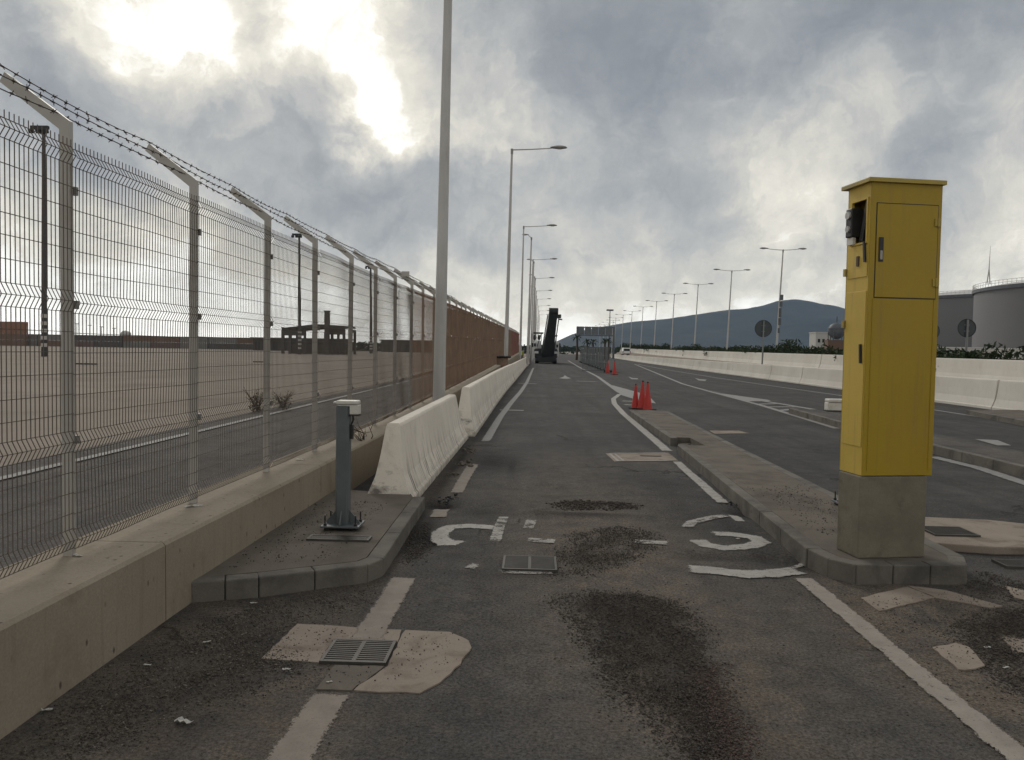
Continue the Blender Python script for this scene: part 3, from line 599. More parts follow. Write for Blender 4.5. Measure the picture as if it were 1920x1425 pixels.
vg = MB(); yy = list(range(4, 250, 8)); vg.loft([[(rbx(y) + .3, y, -.1), (rbx(y) + 14, y, -.1), (rbx(y) + 14, y, rb2z(y) - .1), (rbx(y) + 2.3, y, rb2z(y) + .02), (rbx(y) + .3, y, .02)] for y in yy]); vg = vg.build('verge', M['lot']); tag(vg, kind='structure')

# ------------------------------------------------------------------ yellow cabinet
TH = rad(9.5)
cab = empty('roadside_cabinet', (2.57, 6.08, .147), TH, 'tall yellow metal cabinet with small roof on a concrete pedestal', 'cabinet')
MB().bx(.0, .575, .0, .31, 0, .655).build('pedestal', M['pedestal'], cab, bevel=.012)
W, D, Z0, Z1 = .60, .32, .66, 2.955
ox = .012
body = MB(); t = .012
body.bx(ox, ox + W, 0, t, Z0, Z1)                                         # front sheet
body.bx(ox + W - t, ox + W, t, D, Z0, Z1).bx(ox, ox + W - t, D - t, D, Z0, Z1).bx(ox + t, ox + W - t, t, D - t, Z1 - t, Z1).bx(ox + t, ox + W - t, t, D - t, Z0, Z0 + t)
body = body.build('body', M['yellow'], cab, bevel=.003)
sd = MB(); oy0, oy1, oz0, oz1 = .045, .245, 2.50, 2.83                       # left sheet with the camera opening
sd.bx(ox, ox + t, t, D - t, Z0, oz0).bx(ox, ox + t, t, D - t, oz1, Z1).bx(ox, ox + t, t, oy0, oz0, oz1).bx(ox, ox + t, oy1, D - t, oz0, oz1)
sd.build('side_sheet', M['yellow_lit'], cab)
MB().bx(ox + .10, ox + .112, t + .002, D - t - .002, 2.35, 2.90).build('inner_plate', M['yellow'], cab)
fw = MB(); e = .014
fw.bx(ox - .012, ox, oy0 - e, oy1 + e, oz1, oz1 + e).bx(ox - .012, ox, oy0 - e, oy1 + e, oz0 - e, oz0).bx(ox - .012, ox, oy0 - e, oy0, oz0, oz1).bx(ox - .012, ox, oy1, oy1 + e, oz0, oz1)
fw.build('window_frame', M['yellow_lit'], cab)
R3 = Matrix.Rotation(rad(14), 3, 'X')
MB().box((ox + .02, .105, 2.67), (.02, .045, .32), R3).build('loose_flap', M['black'], cab)
cm = MB().bx(ox - .045, ox + .06, .19, .275, 2.555, 2.785).build('camera_unit', M['black'], cab, bevel=.008)
MB().tube([(ox - .06, .23, 2.73), (ox - .044, .23, 2.73)], .032, 12).tube([(ox - .06, .23, 2.62), (ox - .044, .23, 2.62)], .026, 12).build('lens', M['lamp'], cm)
MB().bx(ox - .03, ox - .004, .19, .275, 2.495, 2.55).build('torn_plate', M['white_plastic'], cab)
MB().box((ox - .014, .047, 2.42), (.018, .02, .16), Matrix.Rotation(rad(-6), 3, 'X')).build('side_handle', M['black'], cab)
MB().bx(ox - .016, ox - .001, .125, .155, 2.315, 2.395).build('lock_plate', M['galv_dark'], cab)
sdoor = MB().bx(ox - .006, ox - .001, .022, D - .03, 2.225, 2.475).build('side_panel', M['yellow_lit'], cab, bevel=.002)
sdoor2 = MB().bx(ox - .006, ox - .001, .022, D - .03, .885, 2.115).build('side_door', M['yellow_lit'], cab, bevel=.002)
MB().box((ox - .016, .055, 1.62), (.016, .018, .15), Matrix.Rotation(rad(-4), 3, 'X')).build('handle', M['black'], sdoor2)
for zz in (2.28, 1.86): MB().bx(ox - .018, ox, D - .02, D + .012, zz - .03, zz + .03).build('hinge', M['yellow_roof'], cab)
d1 = MB().bx(ox + .05, ox + W - .035, -.006, -.0015, 2.065, 2.79).build('upper_door', M['yellow'], cab, bevel=.002)
MB().bx(ox + .068, ox + .108, -.012, -.0065, 2.34, 2.53).build('handle_plate', M['black'], d1, bevel=.004)
MB().bx(ox + .078, ox + .099, -.018, -.0125, 2.355, 2.425).build('handle', M['galv'], d1, bevel=.003)
for zz in (2.66, 2.19):
    MB().bx(ox + W - .065, ox + W - .012, -.015, -.007, zz - .03, zz + .03).tube([(ox + W - .037, -.018, zz - .034), (ox + W - .037, -.018, zz + .034)], .008, 8).build('hinge', M['yellow_roof'], d1)
gp = MB()
gp.bx(ox + .036, ox + .043, -.004, -.0006, .70, 2.055).bx(ox + W - .043, ox + W - .036, -.004, -.0006, .70, 2.055)
gp.build('seam_bead', M['yellow'], cab)
gk = MB(); zt = 2.797
gk.bx(ox + .044, ox + W - .029, -.0009, -.0002, 2.79, 2.798).bx(ox + .044, ox + W - .029, -.0009, -.0002, 2.056, 2.064).bx(ox + .043, ox + .05, -.0009, -.0002, 2.064, 2.79).bx(ox + W - .035, ox + W - .028, -.0009, -.0002, 2.064, 2.79)
gk.build('door_gasket', M['black'], cab)
rf = MB().loft([[(ox - .04, -.028, Z1 - .002), (ox + W + .016, -.028, Z1 - .002), (ox + W + .016, D + .045, Z1 - .002), (ox - .04, D + .045, Z1 - .002)], [(ox - .04, -.028, Z1 + .03), (ox + W + .016, -.028, Z1 + .03), (ox + W + .016, D + .045, Z1 + .03), (ox - .04, D + .045, Z1 + .03)], [(ox + .05, .05, Z1 + .05), (ox + W - .05, .05, Z1 + .05), (ox + W - .05, D - .05, Z1 + .05), (ox + .05, D - .05, Z1 + .05)]])
rf.build('roof', M['yellow_roof'], cab, bevel=.004)

# ------------------------------------------------------------------ steel camera posts
def steel_post(loc, rz, label, ext=0.0):
    t = empty('sensor_post', loc, rz, label, 'post', 'steel sensor posts')
    MB().bx(-.17, .17, -.13, .13, .028, .044).build('base_plate', M['steel'], t, bevel=.003)
    MB().loft([[(.058 * math.copysign(min(1, abs(math.cos(a)) * 1.25), math.cos(a)), .058 * math.copysign(min(1, abs(math.sin(a)) * 1.25), math.sin(a)), z) for a in [2 * math.pi * (k + .5) / 16 for k in range(16)]] for z in (.044, 1.09)]).build('tube', M['steel'], t)
    for s in (-1, 1):
        g = MB().add([(s * .058, -.006, .044), (s * .15, -.006, .044), (s * .15, -.006, .06), (s * .058, -.006, .165), (s * .058, .006, .044), (s * .15, .006, .044), (s * .15, .006, .06), (s * .058, .006, .165)], [(0, 1, 2, 3), (7, 6, 5, 4), (0, 4, 5, 1), (1, 5, 6, 2), (2, 6, 7, 3), (3, 7, 4, 0)]); g.build('gusset', M['steel'], t)
        g = MB().add([(-.006, s * .058, .044), (-.006, s * .12, .044), (-.006, s * .12, .06), (-.006, s * .058, .165), (.006, s * .058, .044), (.006, s * .12, .044), (.006, s * .12, .06), (.006, s * .058, .165)], [(0, 1, 2, 3), (7, 6, 5, 4), (0, 4, 5, 1), (1, 5, 6, 2), (2, 6, 7, 3), (3, 7, 4, 0)]); g.build('gusset', M['steel'], t)
        for q in (-1, 1): MB().tube([(s * .135, q * .095, -.02), (s * .135, q * .095, .135)], .007, 6).tube([(s * .135, q * .095, .045), (s * .135, q * .095, .062)], .016, 6, False).build('anchor_bolt', M['black'], t)
    MB().bx(-.055, .135 + ext, -.065, .065, 1.108, 1.142).bx(-.085, -.055, -.05, .05, 1.112, 1.132).build('housing_lid', M['white_plastic'], t, bevel=.015)
    hb = MB().bx(.062 + ext * .4, .14 + ext, -.055, .055, 1.02, 1.105).build('sensor_housing', M['white_plastic'], t, bevel=.008)
    MB().bx(.058 + ext * .4, .145 + ext, -.06, .06, 1.008, 1.018).build('housing_lip', M['black'], hb)
    MB().bx(.062, .085, -.02, .02, .80, .93).build('cable_box', M['black'], t); MB().tube([(.07, 0, .93), (.085, 0, .97), (.08, 0, 1.008)], .008, 6).build('cable', M['black'], t)
    return t
steel_post((-1.69, 6.72, .139), 0, 'blue grey steel post with white sensor box on the left platform')
steel_post((3.40, 8.25, .146), math.pi, 'steel post whose white sensor box peeks out left of the yellow cabinet', .16)

# ------------------------------------------------------------------ lamp posts
def lamp_parts(t, base, top, r0, r1, arms, head):
    """pole from base to top (relative points), arms: list of end vectors"""
    MB().tube([base + (top - base) * q for q in (0, .25, .5, .75, 1)], [r0 + (r1 - r0) * q for q in (0, .25, .5, .75, 1)], 12).build('pole', M['lamp'], t)
    MB().tube([top + Vector((0, 0, -.25)), top + Vector((0, 0, .06))], r1 * 1.25, 10).build('collar', M['lamp_head'], t)
    for a in arms:
        e_ = top + a; hd = Vector((a.x, a.y, 0)).normalized()
        ar = MB().tube([top, top + a * .5 + Vector((0, 0, -.02)), e_], [r1 * .62, r1 * .55, r1 * .5], 8).build('arm', M['lamp'], t)
        c = e_ + hd * head * .42 + Vector((0, 0, .03)); h = MB(); secs = []
        ax = hd; sd_ = Vector((-hd.y, hd.x, 0))
        for q, w, hh in ((-.5, .05, .05), (-.38, .10, .08), (-.1, .16, .13), (.2, .17, .13), (.42, .11, .08), (.5, .04, .03)):
            secs.append([c + ax * q * head + sd_ * (w * head * math.cos(k * math.pi / 5)) + Vector((0, 0, (hh * math.sin(k * math.pi / 5) * (1 if math.sin(k * math.pi / 5) > 0 else .55)) * head)) for k in range(10)])
        ho = h.loft(secs, True).build('luminaire', M['lamp_head'], t)
        MB().ball(c + ax * .06 * head + Vector((0, 0, -.055 * head)), (.2 * head, .12 * head, .04 * head), 8, 4).build('lens', M['lampglass'], ho)
LAMPS = [(16.0, (823, 745), (840, 0)), (46.0, (948, 688), (960, 281)), (76.0, (976, 640), (982, 425)), (104, (992, 640), (999.5, 487)), (131, (998.5, 640), (1004, 522)), (158, (1001, 640), (1006, 545.5)), (185, (1004, 640), (1008, 561)), (213, (1006, 640), (1010, 573.5)), (243, (1008, 640), (1011, 583)), (268, (1010, 640), (1012, 590))]
for i, (Y, bp, tp) in enumerate(LAMPS):
    b = atY(*bp, Y); tpt = atY(*tp, Y); sl = (tpt.x - b.x) / (tpt.z - b.z); Ht = 13.7 if i == 0 else tpt.z
    bx_ = b.x - sl * b.z
    t = empty('street_lamp', (bx_, Y, 0), 0, None, 'street lamp', 'single arm lamps along the left barrier')
    t['label'] = 'thick grey lamp post rising out of frame behind the near barrier' if i == 0 else 'grey single arm street lamp along the left barrier, %s from the camera' % ORD[i]
    lamp_parts(t, Vector((0, 0, 0)), Vector((sl * Ht, 0, Ht)), .135, .062, [Vector((2.35, 0, .12))], 1.0)
    MB().bx(-.2, .2, -.2, .2, -.02, .03).build('base_plate', M['lamp_head'], t)
for i, (Y, bp, tp) in enumerate([(84, (990, 640), (996.5, 446)), (108, (996, 640), (1001, 491)), (130, (999, 640), (1002.5, 519)), (152, (1001, 640), (1004, 540)), (176, (1003, 640), (1006, 555))]):
    b = atY(*bp, Y); tpt = atY(*tp, Y); sl = (tpt.x - b.x) / (tpt.z - b.z)
    t = empty('street_lamp', (b.x - sl * b.z, Y, 0), 0, 'slim lamp pole with small head turned left behind the fence, %s of its row' % ['first', 'second', 'third', 'fourth', 'fifth'][i], 'street lamp', 'slim lamps turned to the left')
    lamp_parts(t, Vector((0, 0, 0)), Vector((sl * tpt.z, 0, tpt.z)), .13, .075, [Vector((-.35, 0, .3))], .75)
for i in range(13):
    Y = 78 + 20.1 * i; X = 24.55 + (bend(Y) * .25 if i > 8 else 0)
    t = empty('double_lamp', (X - .45, Y, 0), 0, 'double arm street lamp on the right verge, %s from the camera' % ORD[i], 'street lamp', 'double arm lamps on the right verge')
    lamp_parts(t, Vector((0, 0, 0)), Vector((.45, 0, 12.2)), .12, .06, [Vector((-1.55, 0, .12)), Vector((1.55, 0, .12))], .85)
    if i == 0:
        for zz, wd_, hh_ in ((3.9, .12, .5), (4.7, .2, .7), (5.5, .16, .9), (6.55, .2, .5), (7.2, .24, .55)): MB().bx(zz * .037 - .02, zz * .037 + .06 + wd_, -.15, .15, zz, zz + hh_).build('equipment_box', M['machine_grey'], t)
t = empty('mast', (19.0, 200, 0), 0, 'thin dark mast with flat top behind the far lamps', 'mast')
MB().tube([(0, 0, 0), (0, 0, 12.6)], [.16, .1], 8).build('pole', M['machine_grey'], t); MB().bx(-.9, .9, -.2, .2, 12.3, 12.7).build('lamp_bar', M['machine_grey'], t)

# ------------------------------------------------------------------ traffic cones
cone_b = MB().bx(-.19, .19, -.19, .19, 0, .035)
cone_c = MB().loft([[(r * math.cos(a), r * math.sin(a), z) for a in [2 * math.pi * k / 16 for k in range(16)]] for z, r in ((.03, .15), (.08, .14), (.45, .085), (.82, .035), (.86, .032))], True)
cb, cc = cone_b.mesh('base', M['rubber']), cone_c.mesh('body', M['cone']); ct = MB().tube([(0, 0, .855), (0, 0, .90)], [.030, .024], 10).mesh('tip', M['rubber'])
for (x, y, z, rz, s, tl, lb) in [(3.10, 23.75, 0, .2, .86, 0, 'red traffic cone standing alone at the left of the near three'), (3.27, 23.55, 0, 1, .98, .05, 'red traffic cone leaning behind another before the island tip'), (3.41, 23.25, 0, .5, .96, -.02, 'front red traffic cone at the right of the near three'),
                             (6.0, 58.5, 0, .3, 1.2, 0, 'far red traffic cone in front of the grey temporary fence'), (5.85, 62.5, 0, .8, 1.2, 0, 'pale red traffic cone behind the far front cone')]:
    t = empty('traffic_cone', (x, y, z), rz, lb, 'cone', 'red traffic cones'); t.rotation_euler = (0, tl, rz); t.scale = (s, s, s)
    inst(cb, 'base', t); inst(cc, 'body', t); inst(ct, 'tip', t)

# ------------------------------------------------------------------ round signs seen from behind
def round_sign(p, zc, r, base_z, label):
    t = empty('road_sign', (p[0], p[1], base_z), 0, label, 'sign', 'round road signs')
    MB().tube([(0, 0, 0), (.03, 0, zc - base_z + r * .95)], .055, 10).build('pole', M['signpole'], t)
    MB().tube([(.03, .06, zc - base_z), (.03, .085, zc - base_z)], r, 28, False).build('plate', M['sign'], t)
    rim = MB(); pts = [(.03 + r * math.cos(a), .06, zc - base_z + r * math.sin(a)) for a in [2 * math.pi * k / 28 for k in range(29)]]; rim.tube(pts, .022, 6).build('rim', M['machine_dark'], t)
    for q in (-.35, .35): MB().bx(-.1, .16, .045, .062, zc - base_z + q * r - .02, zc - base_z + q * r + .02).build('bracket', M['signpole'], t)
p = atY(1431, 616, 56); round_sign((p.x, 56), p.z, .60, .95, 'round road sign seen from behind, on the barrier left of the cabinet')
p = atY(1813, 615, 38); round_sign((p.x, 38), p.z, .43, 1.3, 'round road sign seen from behind, in front of the storage tanks')
p = atY(1747, 621, 50); round_sign((p.x, 50), p.z, .50, 1.3, 'round road sign almost hidden behind the yellow cabinet')

# ------------------------------------------------------------------ milling machine on the far lane
ML = empty('milling_machine', (1.35, 105, 0), 0, 'dark road milling machine with raised conveyor at the end of the lane', 'machine')
for x in (-1.45, 1.0):
    for y in (-1.2, 4.6):
        tr = MB().loft([[(x + s_, y + 1.0 * math.cos(a), .36 + .36 * math.sin(a)) for a in [2 * math.pi * k / 14 for k in range(14)]] for s_ in (0, .45)]).build('track', M['rubber'], ML)
        MB().bx(x + .1, x + .35, y - .35, y + .35, .7, 1.5).build('leg_column', M['machine_grey'], tr)
MB().bx(-1.5, 1.5, -1.6, 6.5, .75, 2.0).build('chassis', M['machine_dark'], ML, bevel=.08)
MB().bx(-1.2, 1.3, -1.9, -1.2, .15, .95).build('scraper', M['machine_dark'], ML, bevel=.05)
MB().bx(-1.55, -.62, 1.2, 6.3, 2.0, 3.1).build('engine_cover', M['machine_white'], ML, bevel=.1); MB().bx(.75, 1.55, .4, 6.3, 2.0, 3.0).build('engine_cover', M['machine_white'], ML, bevel=.1)
MB().bx(-1.7, -1.2, -.8, .9, 1.2, 2.9).build('side_tank', M['machine_white'], ML, bevel=.06); MB().bx(1.3, 1.75, -.8, 1.4, 1.0, 2.9).build('side_tank', M['machine_white'], ML, bevel=.06)
for x0, z0 in ((-1.45, 1.5), (-1.5, 2.3), (1.5, 1.4), (1.55, 2.2)): MB().bx(x0 - .16, x0 + .12, -.9, -.78, z0, z0 + .4).build('panel_hatch', M['machine_dark'], ML)
for x in (-1.5, -.65, .9, 1.45): MB().tube([(x, 2.4, 2.9), (x, 2.4, 4.1)], .05, 6).build('canopy_strut', M['machine_grey'], ML)
MB().bx(-1.75, -.35, 1.6, 4.6, 4.1, 4.28).build('canopy', M['machine_dark'], ML, bevel=.04); MB().bx(.5, 1.6, 1.6, 4.6, 3.75, 3.9).build('canopy', M['machine_dark'], ML, bevel=.04)
for x in (-1.55, -.95): MB().ball((x, 2.0, 3.55), (.22, .25, .4), 8, 5).build('operator_seat', M['machine_dark'], ML)
cv = MB(); a0, a1 = Vector((.22, -1.4, .9)), Vector((.86, -4.4, 7.0)); ax = (a1 - a0).normalized()
secs = []
for q, w, d_ in ((0, .80, .45), (.12, .80, .5), (.4, .66, .48), (.75, .56, .44), (.95, .55, .42), (1.0, .48, .25)):
    c = a0 + (a1 - a0) * q; nr = Vector((0, -.55, -.83)); nr = (nr - ax * nr.dot(ax)).normalized(); sd_ = ax.cross(nr).normalized()
    secs.append([c + sd_ * w + nr * d_, c - sd_ * w + nr * d_, c - sd_ * w - nr * d_, c + sd_ * w - nr * d_])
cvo = cv.loft(secs).build('conveyor', M['machine_dark'], ML, bevel=.06)
for s in (-1, 1): MB().tube([a0 + Vector((s * .85, 0, .3)), a1 + Vector((s * .75, .2, -.6))], .07, 6).build('conveyor_rail', M['machine_grey'], cvo)
MB().box(a1 + Vector((.75, .1, -.75)), (.5, .5, .5)).box(a1 + Vector((.9, .1, -1.15)), (.5, .3, .16)).build('belt_motor', M['machine_dark'], cvo)
MB().tube([a1 + Vector((-.6, 0, -.1)), a1 + Vector((.6, 0, -.1))], .44, 14).build('head_drum', M['machine_dark'], cvo)
for x0, z0, z1 in ((-1.3, 2.0, 4.1), (1.35, 1.8, 3.6)): MB().tube([(x0, -.4, z0), (x0 * .5, -2.6, z1)], .06, 6).build('lift_cable', M['machine_grey'], cvo)
for s in (-1, 1):
    MB().bx(s * 1.85 - .12, s * 1.85 + .12, -.3, -.1, 2.2, 2.75).build('mirror', M['machine_dark'], ML); MB().bx(s * 1.3 - .28, s * 1.3 + .28, -1.75, -1.62, 1.35, 1.65).build('work_light', M['machine_white'], ML)

# ------------------------------------------------------------------ worker in hi-vis by the far barrier
def worker(loc, rz, label):
    J = {'pel': (0, 0, .95), 'sp': (0, 0, 1.2), 'ch': (0, -.02, 1.4), 'nk': (0, -.02, 1.53), 'hd': (0, -.03, 1.66), 'ht': (0, -.02, 1.76)}
    V = []; E_ = []; Rr = []
    def ch(pts, root=None):
        prev = root
        for p, r in pts:
            V.append(p); Rr.append(r)
            if prev is not None: E_.append((prev, len(V) - 1))
            prev = len(V) - 1
        return prev
    ch([(J['pel'], .16), (J['sp'], .15), (J['ch'], .17), (J['nk'], .06), (J['hd'], .10), (J['ht'], .075)])
    for s in (-1, 1):
        ch([((s * .19, 0, 1.42), .07), ((s * .27, -.02, 1.16), .05), ((s * .24, -.16, .94), .04), ((s * .23, -.2, .86), .035)], 2)
        ch([((s * .10, 0, .88), .09), ((s * .12, -.01, .5), .065), ((s * .13, .02, .1), .05), ((s * .13, -.12, .04), .04)], 0)
    me = bpy.data.meshes.new('person'); me.from_pydata(V, E_, []); o = bpy.data.objects.new('person', me); col.objects.link(o); o.location = loc; o.rotation_euler = (0, 0, rz)
    sk = o.modifiers.new('skin', 'SKIN'); sb = o.modifiers.new('subdivision', 'SUBSURF'); sb.levels = 1; sb.render_levels = 1
    for i, sv in enumerate(me.skin_vertices[0].data): sv.radius = (Rr[i], Rr[i] * .85); sv.use_root = (i == 0)
    me.materials.append(M['navy']); tag(o, label, 'person')
    vest = MB(); vest.loft([[(.225 * math.cos(a), .175 * math.sin(a) - .01, z) if z < 1.4 else (.19 * math.cos(a), .14 * math.sin(a) - .01, z) for a in [2 * math.pi * k / 14 for k in range(14)]] for z in (.92, 1.1, 1.3, 1.45)], True, False); vest.build('hi_vis_vest', M['hivis'], o)
    MB().ball((0, -.03, 1.68), (.105, .12, .125), 12, 8).build('face', M['skin'], o)
    MB().ball((0, -.02, 1.74), (.125, .14, .10), 12, 6).build('hard_hat', M['machine_white'], o)
worker((-1.95, 98, .2), .4, 'worker in yellow hi-vis vest behind the barrier left of the milling machine')

# ------------------------------------------------------------------ temporary mesh fence right of the lane
tf = empty('temporary_fence', (6.2, 66, 0), 0, 'grey temporary mesh fence panels on feet right of the far lane', 'fence')
pn = MB()
for k in range(24): pn.tube([(0, 3.4 * k / 23, .1), (0, 3.4 * k / 23, 2.1)], .022, 4, False)
for zz in (.1, .75, 1.4, 2.1): pn.tube([(0, 0, zz), (0, 3.4, zz)], .028, 5, False)
pme = pn.mesh('mesh_panel', M['mesh_grey']); fme = MB().bx(-.35, .35, -.12, .12, 0, .14).mesh('foot', M['rubber'])
for k in range(13):
    inst(pme, 'mesh_panel', tf, (.08 * k, 4.6 * k + .2, 0), (0, 0, -.02)); inst(fme, 'foot', tf, (.08 * k, 4.6 * k, 0))
endp = MB()
for k in range(20): endp.tube([(-2.2 + 2.2 * k / 19, 0, .05), (-2.2 + 2.2 * k / 19, 0, 2.15)], .03, 4, False)
for zz in (.1, .75, 1.4, 2.1): endp.tube([(-2.2, 0, zz), (0, 0, zz)], .03, 5, False)
endp.build('end_panel', M['mesh_grey'], tf)

# ------------------------------------------------------------------ white van on the far carriageway
vn = empty('van', (rbx(185) + 1.35, 185, .82), 0, 'white van driving on the far right carriageway', 'van')
MB().loft([[(-.95, 0, .35), (.95, 0, .35), (.95, 0, 1.1), (.78, .08, 1.9), (-.78, .08, 1.9), (-.95, 0, 1.1)], [(-.95, 3.2, .35), (.95, 3.2, .35), (.95, 3.2, 1.1), (.8, 3.0, 1.95), (-.8, 3.0, 1.95), (-.95, 3.2, 1.1)], [(-.9, 4.5, .4), (.9, 4.5, .4), (.9, 4.5, .95), (.85, 4.0, 1.1), (-.85, 4.0, 1.1), (-.9, 4.5, .95)]]).build('body', M['white_car'], vn, bevel=.06)
MB().bx(-.7, .7, -.03, .04, 1.15, 1.7).build('rear_window', M['glass'], vn); MB().bx(-.95, .95, -.08, .0, .35, .55).build('bumper', M['rubber'], vn)
for s in (-1, 1):
    MB().bx(s * .85 - .07, s * .85 + .07, -.03, .02, .75, 1.1).build('tail_light', M['red_glass'], vn)
    for y in (.8, 3.7): MB().tube([(s * .95, y, .33), (s * .72, y, .33)], .33, 14, False).build('wheel', M['rubber'], vn)

# ------------------------------------------------------------------ plants
def leaf_cloud(n, rx, ry, rz, size, cz, bottom=0.0):
    b = MB(); clumps = [(random.gauss(0, .45), random.gauss(0, .45), random.uniform(.1, .95)) for _ in range(9)]
    for i in range(n):
        c = random.choice(clumps); v = Vector((random.gauss(0, 1), random.gauss(0, 1), random.gauss(0, 1))).normalized() * (random.random() ** .4) * .5
        p = Vector(((c[0] * .8 + v.x) * rx, (c[1] * .8 + v.y) * ry, bottom + max(.0, (c[2] * .75 + v.z * .5)) * rz))
        d = Vector((random.gauss(0, 1), random.gauss(0, 1), random.gauss(.3, 1))).normalized(); e_ = d.cross(Vector((random.gauss(0, 1), random.gauss(0, 1), random.gauss(0, 1)))).normalized(); s = size * random.uniform(.6, 1.4)
        b.add([p - d * s, p + e_ * s * .35, p + d * s, p - e_ * s * .35], [(0, 1, 2, 3)])
    return b
shr = [leaf_cloud(1500, 1.7, 1.6, 1.75, .12, 0).mesh('foliage', M['foliage']) for _ in range(3)]
stm = MB()
for k in range(5): stm.tube([(0, 0, 0), (.5 * math.cos(k * 1.3), .5 * math.sin(k * 1.3), 1.1)], [.05, .02], 5)
stm = stm.mesh('stem', M['bark'])
k = 0
for i in range(46):
    y = 30 + i * 3.2 + (0 if i < 24 else (i - 24) * 4.0)
    x = rb2x(y) + 1.9 + random.uniform(-.4, .7); s = random.uniform(.85, 1.3) * (1.12 if y < 60 else 1.05 + max(0, y - 100) * .003)
    t = empty('oleander_shrub', (x, y, rb2z(y) - .1), random.uniform(0, 6), None, 'shrub', 'dark shrubs behind the upper right barriers')
    t['label'] = 'dark green shrub behind the upper right barriers, %s along from the camera' % ordw(i + 1)
    t.scale = (s, s, s * random.uniform(.72, 1.15)); inst(shr[i % 3], 'foliage', t); inst(stm, 'stem', t)
for i, (x, y, s) in enumerate(((-7.45, 20.3, .72), (-6.95, 20.9, .62))):
    t = empty('dry_bush', (x, y, -.02), i * 2.0, ['dry brown bush left of the fence post, beyond the mesh', 'dry brown bush right of the fence post, beyond the mesh'][i], 'bush', 'dry bushes beyond the fence')
    b = MB()
    for q in range(26):
        a = random.uniform(0, 6.28); l = random.uniform(.5, 1.0); tip = Vector((math.cos(a) * l * .55, math.sin(a) * l * .55, l)); b.tube([(0, 0, 0), tip * .5 + Vector((0, 0, .05)), tip], [.012, .008, .003], 4, False)
        for w in range(3):
            st = tip * random.uniform(.4, .9); b.tube([st, st + Vector((random.gauss(0, .14), random.gauss(0, .14), random.uniform(.05, .25)))], [.006, .002], 3, False)
    b.build('branches', M['bark'], t); leaf_cloud(260, .42, .42, .75, .05, 0).build('foliage', M['foliage2'], t); t.scale = (s, s, s)
t = empty('dry_weed', (-2.27, 10.3, .4), 0, 'leafless dry weed growing over the wall beside the near barrier', 'weed')
b = MB()
for q in range(9):
    a = random.uniform(1.5, 4.4); pts = [Vector((0, 0, 0))]
    for w in range(4): pts.append(pts[-1] + Vector((math.cos(a) * .05 + random.gauss(0, .05), math.sin(a) * .09 + random.gauss(0, .04), random.uniform(.03, .14))))
    b.tube(pts, [.008, .007, .005, .004, .002], 4, False)
    b.tube([pts[2], pts[2] + Vector((random.gauss(0, .1), random.gauss(0, .1), random.uniform(0, .12)))], [.004, .002], 3, False)
b.build('stems', M['bark'], t)

# ------------------------------------------------------------------ things behind the fence on the left
cme = {}
def container(cname, x, y, z, label, rz=0.0):
    if cname not in cme:
        b = MB(); b.bx(-6.05, 6.05, -1.18, 1.18, .12, 2.5)
        for q in range(36): b.bx(-5.9 + q * .33, -5.74 + q * .33, -1.215, -1.18, .2, 2.42)
        f = MB()
        for sx in (-1, 1):
            for sy in (-1, 1): f.bx(sx * 6.0 - .1, sx * 6.0 + .1, sy * 1.17 - .08, sy * 1.17 + .08, 0, 2.59)
        for sy in (-1, 1): f.bx(-5.9, 5.9, sy * 1.17 - .07, sy * 1.17 + .07, 2.45, 2.58).bx(-5.9, 5.9, sy * 1.17 - .07, sy * 1.17 + .07, .01, .15)
        d = MB().bx(6.06, 6.12, -1.08, -.02, .16, 2.44).bx(6.06, 6.12, .02, 1.08, .16, 2.44)
        cme[cname] = (b.mesh('shell', CONT[cname]), f.mesh('frame', CONT[cname]), d.mesh('doors', CONT[cname]))
    t = empty('shipping_container', (x, y, z), rz, label, 'container', 'shipping containers beyond the fence')
    for nm, me in zip(('shell', 'frame', 'doors'), cme[cname]): inst(me, nm, t)
YC = 330
row1 = ['brown', 'brown', 'green', 'grey', 'brown', 'maroon', 'dark', 'grey', 'maroon', 'grey', 'dark', 'dark']
x = -262
for i, cn in enumerate(row1):
    for z in (0, 1):
        cc_ = cn if z == 0 else row1[(i + 5) % 12] if i % 3 else cn
        container(cc_, x, YC, -.05 + 2.6 * z, 'shipping container, %s of the far left row, %s tier' % (['first', 'second', 'third', 'fourth', 'fifth', 'sixth', 'seventh', 'eighth', 'ninth', 'tenth', 'eleventh', 'twelfth'][i], ['lower', 'upper'][z]))
    x += 12.6
for q, (xx, zz) in enumerate(((-227, 2), (-227, 3), (-239.6, 2), (-239.6, 3))): container('rust', xx, YC - 4, -.05 + 2.6 * zz, 'rust brown container high on the stack at far left, %s' % ['right column third tier', 'right column top', 'left column third tier', 'left column top'][q])
for q in range(2):
    for zz in (0, 1): container('brown', -227 - 12.6 * q, YC - 4, -.05 + 2.6 * zz, 'brown container at the foot of the tall far left stack, %s column %s tier' % (['right', 'left'][q], ['bottom', 'second'][zz]))
t = empty('dome_tank', (atY(236, 630, 340).x, 340, 0), 0, 'pale domed tank on the left horizon between the first fence posts', 'tank')
MB().tube([(0, 0, 0), (0, 0, 6.0)], 2.2, 16).build('shell', M['lamp'], t); MB().ball((0, 0, 6.0), (2.2, 2.2, 1.6), 14, 8).build('dome', M['lamp'], t)
for i, px in enumerate((136, 144, 168, 190, 214)):
    p_ = atY(px, 600, 345); t = empty('light_pole', (p_.x, 345, 0), 0, 'thin far light pole on the left horizon, %s from the left' % ['first', 'second', 'third', 'fourth', 'fifth'][i], 'light pole', 'thin poles on the left horizon')
    MB().tube([(0, 0, 0), (0, 0, 11 - i * .6)], [.22, .14], 6).build('pole', M['building'], t); MB().bx(-.8, .8, -.15, .15, 10.8 - i * .6, 11.1 - i * .6).build('head', M['building'], t)
